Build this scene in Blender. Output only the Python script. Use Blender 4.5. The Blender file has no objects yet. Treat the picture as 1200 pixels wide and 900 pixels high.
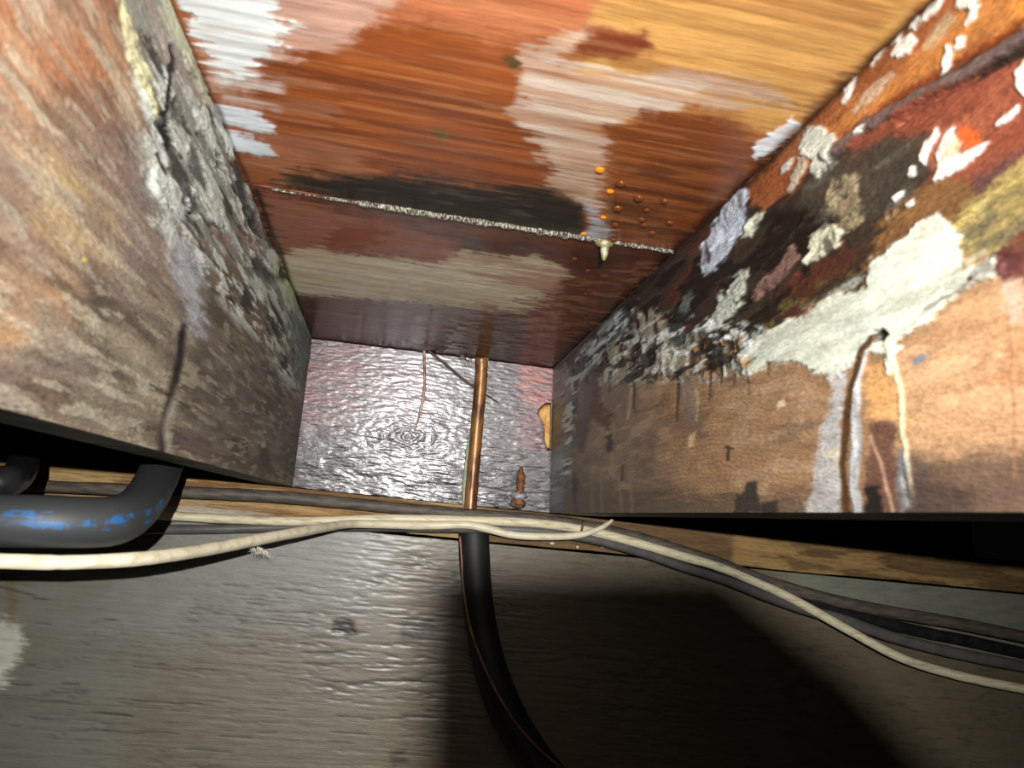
import bpy, bmesh, math
import numpy as np
from mathutils import Matrix, Vector

# ------------------------------------------------------------ camera, world, lights, exposure
CX, CY, CZ = 0.1279, -0.9647, -0.0203
YAW, PITCH, ROLL, F = 0.1282, 0.1853, 0.1044, 900.0
_fw = np.array([math.sin(YAW)*math.cos(PITCH), math.cos(YAW)*math.cos(PITCH), math.sin(PITCH)])
_r = np.cross(_fw, [0, 0, 1]); _r /= np.linalg.norm(_r); _u = np.cross(_r, _fw)
_R = math.cos(ROLL)*_r + math.sin(ROLL)*_u
_U = -math.sin(ROLL)*_r + math.cos(ROLL)*_u
CAM = np.array([CX, CY, CZ])
scn = bpy.context.scene
col = scn.collection
cd = bpy.data.cameras.new('camera'); cam = bpy.data.objects.new('camera', cd); col.objects.link(cam)
M = Matrix.Identity(4)
for i in range(3):
    M[i][0] = _R[i]; M[i][1] = _U[i]; M[i][2] = -_fw[i]; M[i][3] = CAM[i]
cam.matrix_world = M
cd.sensor_width = 36.0; cd.lens = F/1200*36.0; cd.clip_start = 0.01
cd.dof.use_dof = True; cd.dof.focus_distance = 0.95; cd.dof.aperture_fstop = 15.0
scn.camera = cam

w = bpy.data.worlds.new('world'); scn.world = w; w.use_nodes = True
w.node_tree.nodes['Background'].inputs[0].default_value = (0.8, 0.85, 1, 1)
w.node_tree.nodes['Background'].inputs[1].default_value = 0.0012
scn.view_settings.view_transform = 'Standard'; scn.view_settings.look = 'None'
scn.view_settings.exposure = 0.0; scn.view_settings.gamma = 1.0
scn.view_settings.use_curve_mapping = False

LAMP = CAM + np.array([0.012, -0.12, 0.027])
def spot(name, loc, aim, power, size, blend, radius, color):
    d = bpy.data.lights.new(name, 'SPOT'); d.energy = power; d.spot_size = math.radians(size); d.spot_blend = blend
    d.shadow_soft_size = radius; d.color = color
    o = bpy.data.objects.new(name, d); col.objects.link(o); o.location = loc
    o.rotation_euler = (Vector(aim)-Vector(loc)).to_track_quat('-Z', 'Y').to_euler()
    return o
spot('key_light', LAMP, (0.19, 0, 0.0), 42.0, 96, 1.0, 0.0018, (1, 0.985, 0.95))
spot('fill_light', (0.16, -2.1, 0.05), (0.19, 0, 0.06), 2.5, 50, 1.0, 0.03, (1, 0.98, 0.95))

# ------------------------------------------------------------ helpers
def proj(P):
    Q = np.asarray(P, float) - CAM
    d = Q @ _fw
    d = np.where(np.abs(d) < 0.02, 0.02, d)
    x = 600 + F*(Q @ _R)/d; y = 450 - F*(Q @ _U)/d
    bad = d < 0.05
    return np.stack([np.where(bad, -9999, x), np.where(bad, -9999, y)], -1)
def ray(px, py):
    return _fw*F + _R*(px-600) + _U*(450-py)
def at_plane(px, py, n, c):            # point where the sight line meets n.p = c
    r = ray(px, py); n = np.array(n, float)
    return CAM + r*((c - n@CAM)/(n@r))
def at(px, py, off=0.0):               # point 'off' metres in front of the wall plane y=0
    return at_plane(px, py, (0, 1, 0), -off)
TILT = 0.07
def at_board(px, py, off=0.0):
    return at_plane(px, py, (0, 1, TILT), -off)
def lin(c):
    c = np.array(c, float)/255
    return np.where(c <= 0.04045, c/12.92, ((c+0.055)/1.055)**2.4)

_rng = np.random.RandomState(7)
_T = _rng.rand(8, 256, 256)
def vn(x, y, k=0):
    x = np.asarray(x, float); y = np.asarray(y, float)
    xi = np.floor(x).astype(int); yi = np.floor(y).astype(int)
    fx = x-xi; fy = y-yi
    fx = fx*fx*(3-2*fx); fy = fy*fy*(3-2*fy)
    T = _T[k % 8]; a = (xi+17*k) & 255; b = yi & 255; a1 = (a+1) & 255; b1 = (b+1) & 255
    return (T[a, b]*(1-fx)+T[a1, b]*fx)*(1-fy)+(T[a, b1]*(1-fx)+T[a1, b1]*fx)*fy
def fbm(x, y, k=0, o=4):
    s = 0; a = 0.5; t = 0
    for i in range(o):
        s = s+a*vn(x*2**i+3.7*i, y*2**i+9.1*i, k+i); t += a; a *= 0.55
    return s/t
def ss(a, b, x):
    t = np.clip((x-a)/(b-a), 0, 1); return t*t*(3-2*t)

def make_mesh(name, V, Fc, mat=None, parent=None, smooth=True, attrs=None):
    me = bpy.data.meshes.new(name)
    V = np.asarray(V, np.float32); Fc = np.asarray(Fc, np.int32)
    k = Fc.shape[1]
    me.vertices.add(len(V)); me.vertices.foreach_set('co', V.ravel())
    me.loops.add(Fc.size); me.loops.foreach_set('vertex_index', Fc.ravel())
    me.polygons.add(len(Fc)); me.polygons.foreach_set('loop_start', np.arange(0, Fc.size, k, dtype=np.int32))
    me.polygons.foreach_set('loop_total', np.full(len(Fc), k, np.int32))
    me.polygons.foreach_set('use_smooth', np.full(len(Fc), smooth, bool))
    me.update(calc_edges=True)
    for n, (t, a) in (attrs or {}).items():
        at_ = me.attributes.new(n, t, 'POINT')
        if t == 'FLOAT_COLOR':
            at_.data.foreach_set('color', np.c_[a, np.ones(len(a))].astype(np.float32).ravel())
        elif t == 'FLOAT_VECTOR':
            at_.data.foreach_set('vector', a.astype(np.float32).ravel())
        else:
            at_.data.foreach_set('value', a.astype(np.float32).ravel())
    if mat: me.materials.append(mat)
    o = bpy.data.objects.new(name, me); col.objects.link(o)
    if parent: o.parent = parent
    return o
def tag(o, label=None, cat=None, group=None, kind=None):
    if label: o['label'] = label
    if cat: o['category'] = cat
    if group: o['group'] = group
    if kind: o['kind'] = kind
    return o
def empty(name, loc=(0, 0, 0)):
    o = bpy.data.objects.new(name, None); col.objects.link(o); o.location = loc; o.empty_display_size = 0.02
    return o
def adopt(child, parent):               # children keep their world-space coordinates
    child.parent = parent
    child.matrix_parent_inverse = Matrix.Translation(parent.location).inverted()

# ------------------------------------------------------------ materials
def mat_surface(name, bump=(0.5, 0.0008), scale=(30, 260), rough_noise=0.1, coat=0.0, spec=0.5, fine=(120, 900), contrast=0.35):
    """wood whose stains come from the surface's own 'tint' layer; grain, gloss and relief are node noise"""
    m = bpy.data.materials.new(name); m.use_nodes = True
    nt = m.node_tree; N = nt.nodes; L = nt.links
    b = N['Principled BSDF']
    A = N.new('ShaderNodeAttribute'); A.attribute_name = 'tint'
    G = N.new('ShaderNodeAttribute'); G.attribute_name = 'gloss'
    S = N.new('ShaderNodeAttribute'); S.attribute_name = 'grain'
    W = N.new('ShaderNodeAttribute'); W.attribute_name = 'relief'
    def noise(sc, det=5, rgh=0.6):
        mp = N.new('ShaderNodeMapping'); mp.inputs['Scale'].default_value = (sc[0], sc[1], 1)
        L.new(S.outputs['Vector'], mp.inputs['Vector'])
        n = N.new('ShaderNodeTexNoise'); n.inputs['Scale'].default_value = 1; n.inputs['Detail'].default_value = det
        n.inputs['Roughness'].default_value = rgh
        L.new(mp.outputs[0], n.inputs['Vector']); return n
    n1 = noise(scale); n2 = noise(fine, 3)
    mx = N.new('ShaderNodeMath'); mx.operation = 'ADD'
    L.new(n1.outputs['Fac'], mx.inputs[0]); L.new(n2.outputs['Fac'], mx.inputs[1])
    mr = N.new('ShaderNodeMapRange'); mr.inputs['From Min'].default_value = 0.6; mr.inputs['From Max'].default_value = 1.4
    mr.inputs['To Min'].default_value = 1-contrast; mr.inputs['To Max'].default_value = 1+contrast
    L.new(mx.outputs[0], mr.inputs['Value'])
    vm = N.new('ShaderNodeVectorMath'); vm.operation = 'SCALE'
    L.new(A.outputs['Color'], vm.inputs[0]); L.new(mr.outputs[0], vm.inputs['Scale'])
    L.new(vm.outputs[0], b.inputs['Base Color'])
    rr = N.new('ShaderNodeMapRange'); rr.inputs['To Min'].default_value = -rough_noise; rr.inputs['To Max'].default_value = rough_noise
    L.new(n1.outputs['Fac'], rr.inputs['Value'])
    ra = N.new('ShaderNodeMath'); ra.operation = 'ADD'; ra.use_clamp = True
    L.new(G.outputs['Fac'], ra.inputs[0]); L.new(rr.outputs[0], ra.inputs[1])
    L.new(ra.outputs[0], b.inputs['Roughness'])
    bp = N.new('ShaderNodeBump'); bp.inputs['Distance'].default_value = bump[1]
    bs = N.new('ShaderNodeMath'); bs.operation = 'MULTIPLY'; bs.inputs[1].default_value = bump[0]
    L.new(W.outputs['Fac'], bs.inputs[0]); L.new(bs.outputs[0], bp.inputs['Strength'])
    L.new(mx.outputs[0], bp.inputs['Height']); L.new(bp.outputs[0], b.inputs['Normal'])
    b.inputs['Specular IOR Level'].default_value = spec
    if coat: b.inputs['Coat Weight'].default_value = coat; b.inputs['Coat Roughness'].default_value = 0.25
    return m
def mat_simple(name, c, rough=0.5, metal=0.0, c2=None, scale=80, bump=0.2, dist=0.0006, trans=0.0, spec=0.5, stretch=(1, 1, 1), lo=0.4, hi=0.6):
    m = bpy.data.materials.new(name); m.use_nodes = True
    nt = m.node_tree; N = nt.nodes; L = nt.links; b = N['Principled BSDF']
    tc = N.new('ShaderNodeTexCoord'); mp = N.new('ShaderNodeMapping'); mp.inputs['Scale'].default_value = stretch
    L.new(tc.outputs['Object'], mp.inputs[0])
    n = N.new('ShaderNodeTexNoise'); n.inputs['Scale'].default_value = scale; n.inputs['Detail'].default_value = 5
    L.new(mp.outputs[0], n.inputs['Vector'])
    cr = N.new('ShaderNodeValToRGB'); cr.color_ramp.elements[0].position = lo; cr.color_ramp.elements[1].position = hi
    cr.color_ramp.elements[0].color = (*lin(c), 1); cr.color_ramp.elements[1].color = (*lin(c2 if c2 else np.clip(np.array(c)*1.12, 0, 255)), 1)
    L.new(n.outputs['Fac'], cr.inputs[0]); L.new(cr.outputs[0], b.inputs['Base Color'])
    b.inputs['Roughness'].default_value = rough; b.inputs['Metallic'].default_value = metal
    b.inputs['Transmission Weight'].default_value = trans; b.inputs['Specular IOR Level'].default_value = spec
    if bump:
        bp = N.new('ShaderNodeBump'); bp.inputs['Strength'].default_value = bump; bp.inputs['Distance'].default_value = dist
        L.new(n.outputs['Fac'], bp.inputs['Height']); L.new(bp.outputs[0], b.inputs['Normal'])
    return m

# ------------------------------------------------------------ stained board faces
class Face:
    """a dense grid over one board face; stains are laid on it as outlines with ragged, grain-following edges"""
    def __init__(s, us, vs, fn, along='u', base=(120, 90, 70), gloss=0.5):
        U, Vv = np.meshgrid(us, vs, indexing='ij')
        s.nu, s.nv = len(us), len(vs)
        s.P = fn(U.ravel(), Vv.ravel()); s.px = proj(s.P)
        G = s.P.reshape(s.nu, s.nv, 3)
        du = np.gradient(G, axis=0); dv = np.gradient(G, axis=1)
        s.n = np.cross(du, dv).reshape(-1, 3); s.n /= np.linalg.norm(s.n, axis=1)[:, None]+1e-12
        s.n *= np.sign(np.sum(s.n*(CAM-s.P), 1))[:, None]
        lu = np.cumsum(np.r_[0, np.linalg.norm(np.diff(G[:, s.nv//2], axis=0), axis=1)])
        lv = np.cumsum(np.r_[0, np.linalg.norm(np.diff(G[s.nu//2], axis=0), axis=1)])
        A, B = np.meshgrid(lu, lv, indexing='ij')
        s.a, s.b = (A.ravel(), B.ravel()) if along == 'u' else (B.ravel(), A.ravel())
        D = du if along == 'u' else dv
        q = proj(s.P + D.reshape(-1, 3)*0.01)-s.px
        s.g = q/(np.linalg.norm(q, axis=1)[:, None]+1e-9)
        n = len(s.P)
        s.col = np.tile(lin(base), (n, 1)); s.gl = np.full(n, float(gloss)); s.h = np.zeros(n); s.rel = np.ones(n)
        s.k = 0; s.feather = 1.0
    def _warp(s, warp, streak, idx):
        s.k += 1; x, y = s.px[idx, 0], s.px[idx, 1]; k = s.k
        w1 = (fbm(x/22+k*3.1, y/22, k, 4)-0.5)*2*warp; w2 = (fbm(x/22, y/22+k*5.3, k+3, 4)-0.5)*2*warp
        q = np.stack([x+w1, y+w2], -1)
        if streak:
            st = (fbm(s.a[idx]*14+k*2.3, s.b[idx]*260+k, k+5, 3)-0.5)*2*streak
            q = q+s.g[idx]*st[:, None]
        return q
    def _apply(s, idx, m, c, gloss, h, rel, var):
        if c is not None:
            cc = lin(c)[None]
            if var:
                x, y = s.px[idx, 0], s.px[idx, 1]
                v = 1+var*(fbm(s.a[idx]*60+s.k, s.b[idx]*200, s.k+1, 4)-0.5)*2
                cc = cc*v[:, None]
            s.col[idx] = s.col[idx]*(1-m[:, None])+cc*m[:, None]
        if gloss is not None: s.gl[idx] = s.gl[idx]*(1-m)+gloss*m
        if rel is not None: s.rel[idx] = s.rel[idx]*(1-m)+rel*m
        if h: s.h[idx] += h*m
    def blob(s, poly, c, soft=4, warp=6, streak=0, alpha=1.0, gloss=None, h=0, rel=None, var=0.25, break_=0, bs=(25, 250)):
        p = np.array(poly, float); mg = soft+warp+streak+2
        idx = np.nonzero((s.px[:, 0] > p[:, 0].min()-mg) & (s.px[:, 0] < p[:, 0].max()+mg) & (s.px[:, 1] > p[:, 1].min()-mg) & (s.px[:, 1] < p[:, 1].max()+mg))[0]
        if not len(idx): return s
        q = s._warp(warp, streak, idx)
        d = np.full(len(q), 1e9); ins = np.zeros(len(q), bool)
        for i in range(len(p)):
            a, b = p[i], p[(i+1) % len(p)]
            ab = b-a; t = np.clip(((q-a)@ab)/(ab@ab+1e-9), 0, 1)
            d = np.minimum(d, np.linalg.norm(q-a-t[:, None]*ab, axis=1))
            cond = (a[1] > q[:, 1]) != (b[1] > q[:, 1])
            xi = (b[0]-a[0])*(q[:, 1]-a[1])/(b[1]-a[1]+1e-12)+a[0]
            ins ^= cond & (q[:, 0] < xi)
        d = np.where(ins, d, -d)
        fe = fbm(s.a[idx]*35+s.k*1.3, s.b[idx]*420+s.k, s.k+4, 4)-.5
        fi = fbm(s.px[idx, 0]/5+s.k, s.px[idx, 1]/5, s.k+6, 3)-.5
        d = d+(fe*2.2*(warp*.7+streak*.3)+fi*warp*1.1)*s.feather
        m = ss(-soft, soft, d)*alpha
        if break_:
            f = fbm(s.a[idx]*bs[0]+s.k, s.b[idx]*bs[1], s.k+2, 4)
            m = m*ss(break_-0.08, break_+0.08, f)
        s._apply(idx, m, c, gloss, h, rel, var); return s
    def line(s, pts, wd, c, soft=1.5, warp=2, alpha=1.0, gloss=None, h=0, rel=None, var=0.2, taper=False, break_=0):
        p = np.array(pts, float); mg = wd+soft+warp+2
        idx = np.nonzero((s.px[:, 0] > p[:, 0].min()-mg) & (s.px[:, 0] < p[:, 0].max()+mg) & (s.px[:, 1] > p[:, 1].min()-mg) & (s.px[:, 1] < p[:, 1].max()+mg))[0]
        if not len(idx): return s
        q = s._warp(warp, 0, idx); d = np.full(len(q), 1e9); T = np.zeros(len(q)); n = len(p)-1
        for i in range(n):
            ab = p[i+1]-p[i]; t = np.clip(((q-p[i])@ab)/(ab@ab+1e-9), 0, 1)
            dd = np.linalg.norm(q-p[i]-t[:, None]*ab, axis=1)
            T = np.where(dd < d, (i+t)/n, T); d = np.minimum(d, dd)
        wv = wd*(1-0.8*T) if taper else wd
        m = ss(soft, -soft, d-wv/2)*alpha
        if break_:
            f = fbm(q[:, 0]/9, q[:, 1]/9, s.k+2, 3); m = m*ss(break_-0.08, break_+0.08, f)
        s._apply(idx, m, c, gloss, h, rel, var); return s
    def mottle(s, poly, c, lo=0.55, sc=(20, 120), soft=10, warp=8, alpha=0.8, gloss=None, h=0, rel=None, px=None, wid=0.06):
        """speckled patches inside an outline"""
        p = np.array(poly, float); mg = soft+warp+2
        idx = np.nonzero((s.px[:, 0] > p[:, 0].min()-mg) & (s.px[:, 0] < p[:, 0].max()+mg) & (s.px[:, 1] > p[:, 1].min()-mg) & (s.px[:, 1] < p[:, 1].max()+mg))[0]
        if not len(idx): return s
        q = s._warp(warp, 0, idx); d = np.full(len(q), 1e9); ins = np.zeros(len(q), bool)
        for i in range(len(p)):
            a, b = p[i], p[(i+1) % len(p)]
            ab = b-a; t = np.clip(((q-a)@ab)/(ab@ab+1e-9), 0, 1)
            d = np.minimum(d, np.linalg.norm(q-a-t[:, None]*ab, axis=1))
            cond = (a[1] > q[:, 1]) != (b[1] > q[:, 1])
            xi = (b[0]-a[0])*(q[:, 1]-a[1])/(b[1]-a[1]+1e-12)+a[0]
            ins ^= cond & (q[:, 0] < xi)
        d = np.where(ins, d, -d)
        f = fbm(s.a[idx]*sc[0]+s.k*1.7, s.b[idx]*sc[1]+s.k, s.k, 5)
        m = ss(-soft, soft, d)*ss(lo-wid, lo+wid, f)*alpha
        s._apply(idx, m, c, gloss, h, rel, 0.2); return s
    def attrs(s):
        return {'tint': ('FLOAT_COLOR', s.col), 'gloss': ('FLOAT', np.clip(s.gl, 0.05, 1)), 'relief': ('FLOAT', s.rel),
                'grain': ('FLOAT_VECTOR', np.stack([s.a, s.b, 0*s.a], -1))}
    def slab(s, name, mat, back, parent=None, sides=True):
        """the face plus a plain back shell shifted by 'back' so that the board is solid"""
        P = s.P+s.n*s.h[:, None]
        I = np.arange(s.nu*s.nv).reshape(s.nu, s.nv)
        Q = np.stack([I[:-1, :-1], I[1:, :-1], I[1:, 1:], I[:-1, 1:]], -1).reshape(-1, 4)
        at_ = s.attrs(); n = len(P)
        ring = np.r_[I[:, 0], I[-1, 1:], I[-2::-1, -1], I[0, -2:0:-1]]
        Pb = s.P[ring]+np.array(back); m = len(ring)
        V = np.r_[P, P[ring], Pb, Pb]            # face, rim top, rim bottom, back polygon
        j = np.arange(m); j2 = (j+1) % m
        side = np.stack([n+j, n+m+j, n+m+j2, n+j2], -1)
        # back closed with a coarse quad strip across the ring
        K = I[[0, -1]][:, [0, -1]]
        pos = {int(r): i for i, r in enumerate(ring)}
        c4 = [pos[int(I[0, 0])], pos[int(I[0, -1])], pos[int(I[-1, -1])], pos[int(I[-1, 0])]]
        backf = np.array([[n+2*m+i for i in c4]])
        ex = lambda a: np.concatenate([a, a[ring], a[ring], a[ring]])
        at2 = {}
        for k_, (t, a) in at_.items():
            at2[k_] = (t, ex(a))
        return make_mesh(name, V, np.r_[Q, side, backf], mat, parent, True, at2)

def spaced(lo, hi, n): return np.linspace(lo, hi, n)
def depth_rows(y0, y1, n, coarse_to=None, nc=8):
    """rows from depth y0 (far) towards the viewer y1, evenly spaced as they recede"""
    d0, d1 = y0-CY, y1-CY
    t = np.linspace(1/d0, 1/d1, n); ys = CY+1/t
    if coarse_to is not None: ys = np.r_[ys, np.linspace(y1, coarse_to, nc+1)[1:]]
    return ys

# measured corners of the bay
TL, TR, BL, BR = at_board(366, 396), at_board(648, 431), at_board(345, 571), at_board(641, 601)
nTL = at_plane(200, 0, (0, 0, 1), TL[2]); nTR = at_plane(1095, 0, (0, 0, 1), TR[2])
nBL = at_plane(0, 478, (0, 0, 1), BL[2]); nBR = at_plane(1190, 600, (0, 0, 1), BR[2])
print('corners', TL, TR, BL, BR); print('near', nTL, nTR, nBL, nBR)
def edge(p, q, y):                       # point on line p-q at depth y
    t = (y-p[1])/(q[1]-p[1]); return p[None]+(q-p)[None]*np.asarray(t)[:, None]
YN = -1.75                                # near end of the joists, behind the viewer

# ------------------------------------------------------------ ceiling: two plywood panels with a seam
def ceil_pt(X, Y):
    """X: 0..1 across the bay (may run outside), Y: depth"""
    a = edge(TL, nTL, Y); b = edge(TR, nTR, Y)
    return a+(b-a)*X[:, None]
xs = np.r_[np.linspace(-2.2, -0.03, 6), np.linspace(0, 1, 330), np.linspace(1.03, 3.2, 6)]
seamL = at_plane(300, 216, (0, 0, 1), TL[2]); seamR = at_plane(790, 295, (0, 0, 1), TR[2])
def seam_y(X): return seamL[1]+(seamR[1]-seamL[1])*X
def panel(rows, which):
    def fn(X, T):
        sy = seam_y(np.clip(X, -1, 2))
        if which == 'back': Y = T*(sy-0.0008-(-0.004))+(-0.004) if False else 0.02*(1-T)+(sy+0.0015)*T
        else: Y = sy-0.0015-T
        P = ceil_pt(X, Y)
        return P
    return fn
d0 = seamL[1]
# front panel: T = distance in front of the seam
ys = depth_rows(d0, CY+0.19, 400, YN, 6); T = d0-ys
cf = Face(xs, T, panel(T, 'front'), 'u', (160, 88, 45), 0.42)
cf.blob([(680, -60), (1150, -60), (1000, 95), (940, 150), (895, 158), (830, 130), (760, 122), (700, 150), (660, 60)], (205, 150, 84), 18, 10, 30, gloss=.5)
cf.mottle([(700, -60), (1100, -60), (960, 140), (840, 125), (720, 120)], (165, 108, 55), .52, (8, 160), 10, 6, .6)
cf.blob([(400, -60), (700, -60), (700, 30), (640, 50), (560, 50), (480, 30), (420, 40)], (188, 108, 72), 16, 12, 30)
cf.blob([(220, -60), (480, -60), (460, 10), (430, 40), (410, 70), (360, 90), (300, 110), (250, 100)], (205, 158, 142), 12, 12, 30)
cf.blob([(300, 75), (400, 55), (430, 30), (500, 25), (560, 55), (620, 65), (640, 110), (645, 150), (665, 180), (640, 222), (560, 225), (470, 232), (400, 215), (340, 190), (300, 130)], (152, 74, 27), 9, 12, 26, gloss=.3)
cf.mottle([(300, 60), (640, 60), (680, 220), (340, 210)], (112, 52, 22), .55, (6, 110), 10, 6, .8, gloss=.28)
cf.mottle([(400, 60), (640, 80), (640, 200), (400, 190)], (185, 100, 38), .6, (6, 120), 10, 6, .6)
cf.blob([(290, 85), (340, 90), (400, 110), (395, 150), (440, 180), (420, 215), (330, 210), (290, 190)], (172, 108, 78), 8, 9, 26, alpha=.75, break_=.42, bs=(8, 110))
cf.blob([(615, 60), (650, 50), (690, 28), (700, 48), (660, 70), (690, 85), (720, 90), (800, 78), (900, 90), (930, 130), (800, 125), (725, 145), (720, 180), (705, 230), (705, 262), (680, 240), (640, 215), (655, 200), (632, 165), (600, 140), (600, 128), (627, 120), (608, 95)], (196, 162, 142), 4, 8, 16, alpha=.85, break_=.36, bs=(10, 130), gloss=.6)
cf.mottle([(615, 60), (700, 30), (720, 90), (860, 82), (800, 125), (725, 145), (715, 250), (640, 215), (600, 130)], (222, 205, 195), .56, (12, 150), 5, 6, .6)
cf.blob([(665, 55), (690, 38), (760, 36), (765, 58), (720, 70), (672, 70)], (125, 55, 30), 7, 6, 12)
cf.blob([(715, 150), (762, 128), (840, 140), (905, 165), (880, 200), (820, 270), (795, 300), (700, 290), (712, 240)], (124, 62, 28), 8, 8, 24, gloss=.25, alpha=.92)
cf.mottle([(715, 150), (900, 165), (800, 300), (700, 290)], (160, 88, 42), .55, (8, 130), 8, 6, .55)
cf.blob([(190, -60), (280, -60), (330, -10), (318, 20), (350, 30), (320, 45), (335, 62), (295, 72), (290, 92), (262, 90), (235, 52)], (235, 236, 240), 5, 10, 22, gloss=.6, h=.0004)
cf.blob([(252, 124), (300, 132), (322, 148), (318, 154), (262, 148)], (228, 230, 240), 2.5, 4, 10, gloss=.5, h=.0004)
cf.blob([(264, 153), (310, 164), (326, 178), (318, 184), (272, 178)], (228, 232, 245), 2.5, 4, 10, gloss=.5, h=.0004)
cf.mottle([(240, 60), (330, 70), (330, 130), (262, 120)], (220, 205, 205), .5, (10, 160), 6, 6, .7)
cf.blob([(318, 216), (350, 200), (400, 208), (480, 205), (560, 218), (640, 216), (682, 240), (692, 272), (640, 280), (520, 262), (400, 235), (320, 226)], (34, 27, 21), 7, 9, 26, gloss=.3, rel=1.6, alpha=.93)
cf.mottle([(330, 205), (690, 225), (690, 275), (340, 230)], (90, 75, 60), .6, (25, 120), 5, 6, .6)
cf.blob([(585, 68), (600, 64), (612, 76), (600, 84)], (92, 66, 34), 3, 4, 4)
cf.blob([(508, 153), (522, 153), (528, 162), (512, 164)], (88, 72, 38), 3, 3, 4)
cf.blob([(682, 235), (700, 245), (712, 262), (716, 276), (695, 282), (683, 275), (694, 262)], (175, 178, 190), 3, 5, 6, alpha=.9, gloss=.3, h=.0005, break_=.4)
cf.blob([(881, 186), (884, 170), (905, 152), (930, 136), (938, 146), (928, 160), (905, 175), (888, 190)], (225, 228, 240), 1.5, 3, 5, gloss=.6, h=.0006)
for e in [(1075, 0), (1010, 75), (955, 130)]: pass
cf.line([(1100, -5), (1007, 90), (930, 160), (865, 222), (790, 295)], 16, (44, 22, 14), 7, 5, .9, gloss=.3)
cf.blob([(935, 150), (955, 128), (900, 120), (880, 112), (950, 125), (985, 95), (1010, 75), (1040, 62), (1000, 100)], (70, 40, 28), 5, 4, 20, alpha=.6)
cf.line([(196, -5), (253, 123), (290, 213)], 5, (50, 34, 28), 3, 3, .8)
# back panel
cb = Face(xs, 1-np.linspace(0, 1, 210)[::-1]**1.0, panel(None, 'back'), 'u', (88, 42, 24), 0.22)
cb.rel[:] = 1.25
cb.blob([(300, 222), (350, 232), (440, 262), (450, 280), (400, 296), (330, 300)], (140, 88, 68), 7, 7, 22, alpha=.9, gloss=.4)
cb.blob([(395, 262), (480, 268), (600, 280), (560, 306), (500, 312), (440, 300), (380, 292)], (118, 54, 22), 8, 7, 20)
cb.blob([(480, 262), (700, 292), (780, 300), (700, 330), (640, 300), (560, 300)], (62, 30, 18), 10, 7, 20)
cb.blob([(325, 300), (360, 292), (400, 298), (440, 300), (500, 315), (545, 296), (560, 300), (600, 302), (625, 300), (660, 318), (668, 328), (640, 340), (645, 350), (615, 368), (560, 362), (520, 356), (440, 350), (345, 346)], (186, 168, 140), 4, 5, 14, gloss=.5, alpha=.95)
cb.mottle([(335, 300), (640, 310), (620, 366), (350, 346)], (205, 196, 172), .5, (8, 150), 6, 4, .6)
cb.mottle([(520, 296), (668, 315), (660, 350), (560, 330)], (150, 108, 84), .47, (12, 120), 6, 5, .75)
cb.mottle([(330, 318), (420, 330), (420, 350), (345, 346)], (130, 112, 88), .55, (6, 150), 6, 4, .6)
cb.blob([(340, 347), (440, 352), (540, 360), (620, 372), (660, 400), (648, 432), (500, 415), (366, 400)], (72, 38, 26), 4, 4, 12, gloss=.2, alpha=.95)
cb.mottle([(350, 352), (640, 372), (640, 425), (370, 395)], (98, 64, 52), .55, (8, 110), 6, 4, .7)
cb.blob([(660, 325), (790, 300), (700, 380), (650, 430), (600, 420), (640, 380)], (82, 40, 22), 8, 6, 10, gloss=.16)
cb.mottle([(600, 360), (700, 330), (700, 370), (650, 425)], (130, 84, 56), .62, (20, 90), 5, 5, .6)
cb.line([(790, 296), (720, 366), (648, 431)], 14, (26, 15, 11), 7, 4, .9)
cb.line([(300, 222), (345, 343), (366, 396)], 6, (30, 20, 16), 3, 2, .9)

J = cb
J.mottle([(560, 355), (670, 330), (790, 296), (700, 385), (648, 432), (480, 410)], (120, 78, 56), .58, (60, 120), 6, 5, .7, h=.0008)
J.h += .0008*(fbm(J.a*70, J.b*260, 3, 4)-.5)*ss(.1, .5, (J.px[:, 0]-300)/500)
J = cf
reg_ = [(200, -60), (1100, -60), (900, 200), (790, 295), (300, 215)]
J.mottle(reg_, (104, 50, 24), .60, (9, 260), 8, 6, .24, wid=.08)
J.mottle(reg_, (205, 140, 92), .63, (12, 260), 8, 6, .25, wid=.06)
J.blob([(345, 212), (400, 208), (480, 212), (560, 222), (640, 222), (680, 245), (690, 270), (640, 278), (520, 262), (400, 238)], (20, 16, 13), 7, 6, 12, gloss=.5, alpha=.92)
J.mottle([(345, 212), (690, 230), (690, 275), (345, 230)], (80, 72, 58), .66, (40, 160), 5, 6, .5, h=.0006)
g_ = J.col.mean(1, keepdims=True); J.col = (g_+(J.col-g_)*.98)*np.array([.84, .88, .84])
J.mottle([(720, 190), (880, 190), (790, 290), (700, 285)], (60, 30, 16), .52, (14, 120), 8, 6, .6)
m_ceil = mat_surface('stained_plywood', (0.5, 0.0008), (16, 300), .1, coat=.08, fine=(90, 1100), contrast=.15)
m_ceilb = mat_surface('wet_plywood', (0.6, 0.0010), (22, 320), .08, coat=.15, fine=(160, 1100), contrast=.3)
ceil_root = empty('ceiling', (0.15, -0.5, float(TL[2]))); tag(ceil_root, kind='structure')
o = cf.slab('plywood_panel', m_ceil, (0, 0, .016)); adopt(o, ceil_root); o['label'] = 'orange-brown plywood with white scuffs and mould, in front of the seam'
o = cb.slab('plywood_panel', m_ceilb, (0, 0, .016)); adopt(o, ceil_root); o['label'] = 'dark wet plywood with a pale strip, behind the seam'

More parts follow.
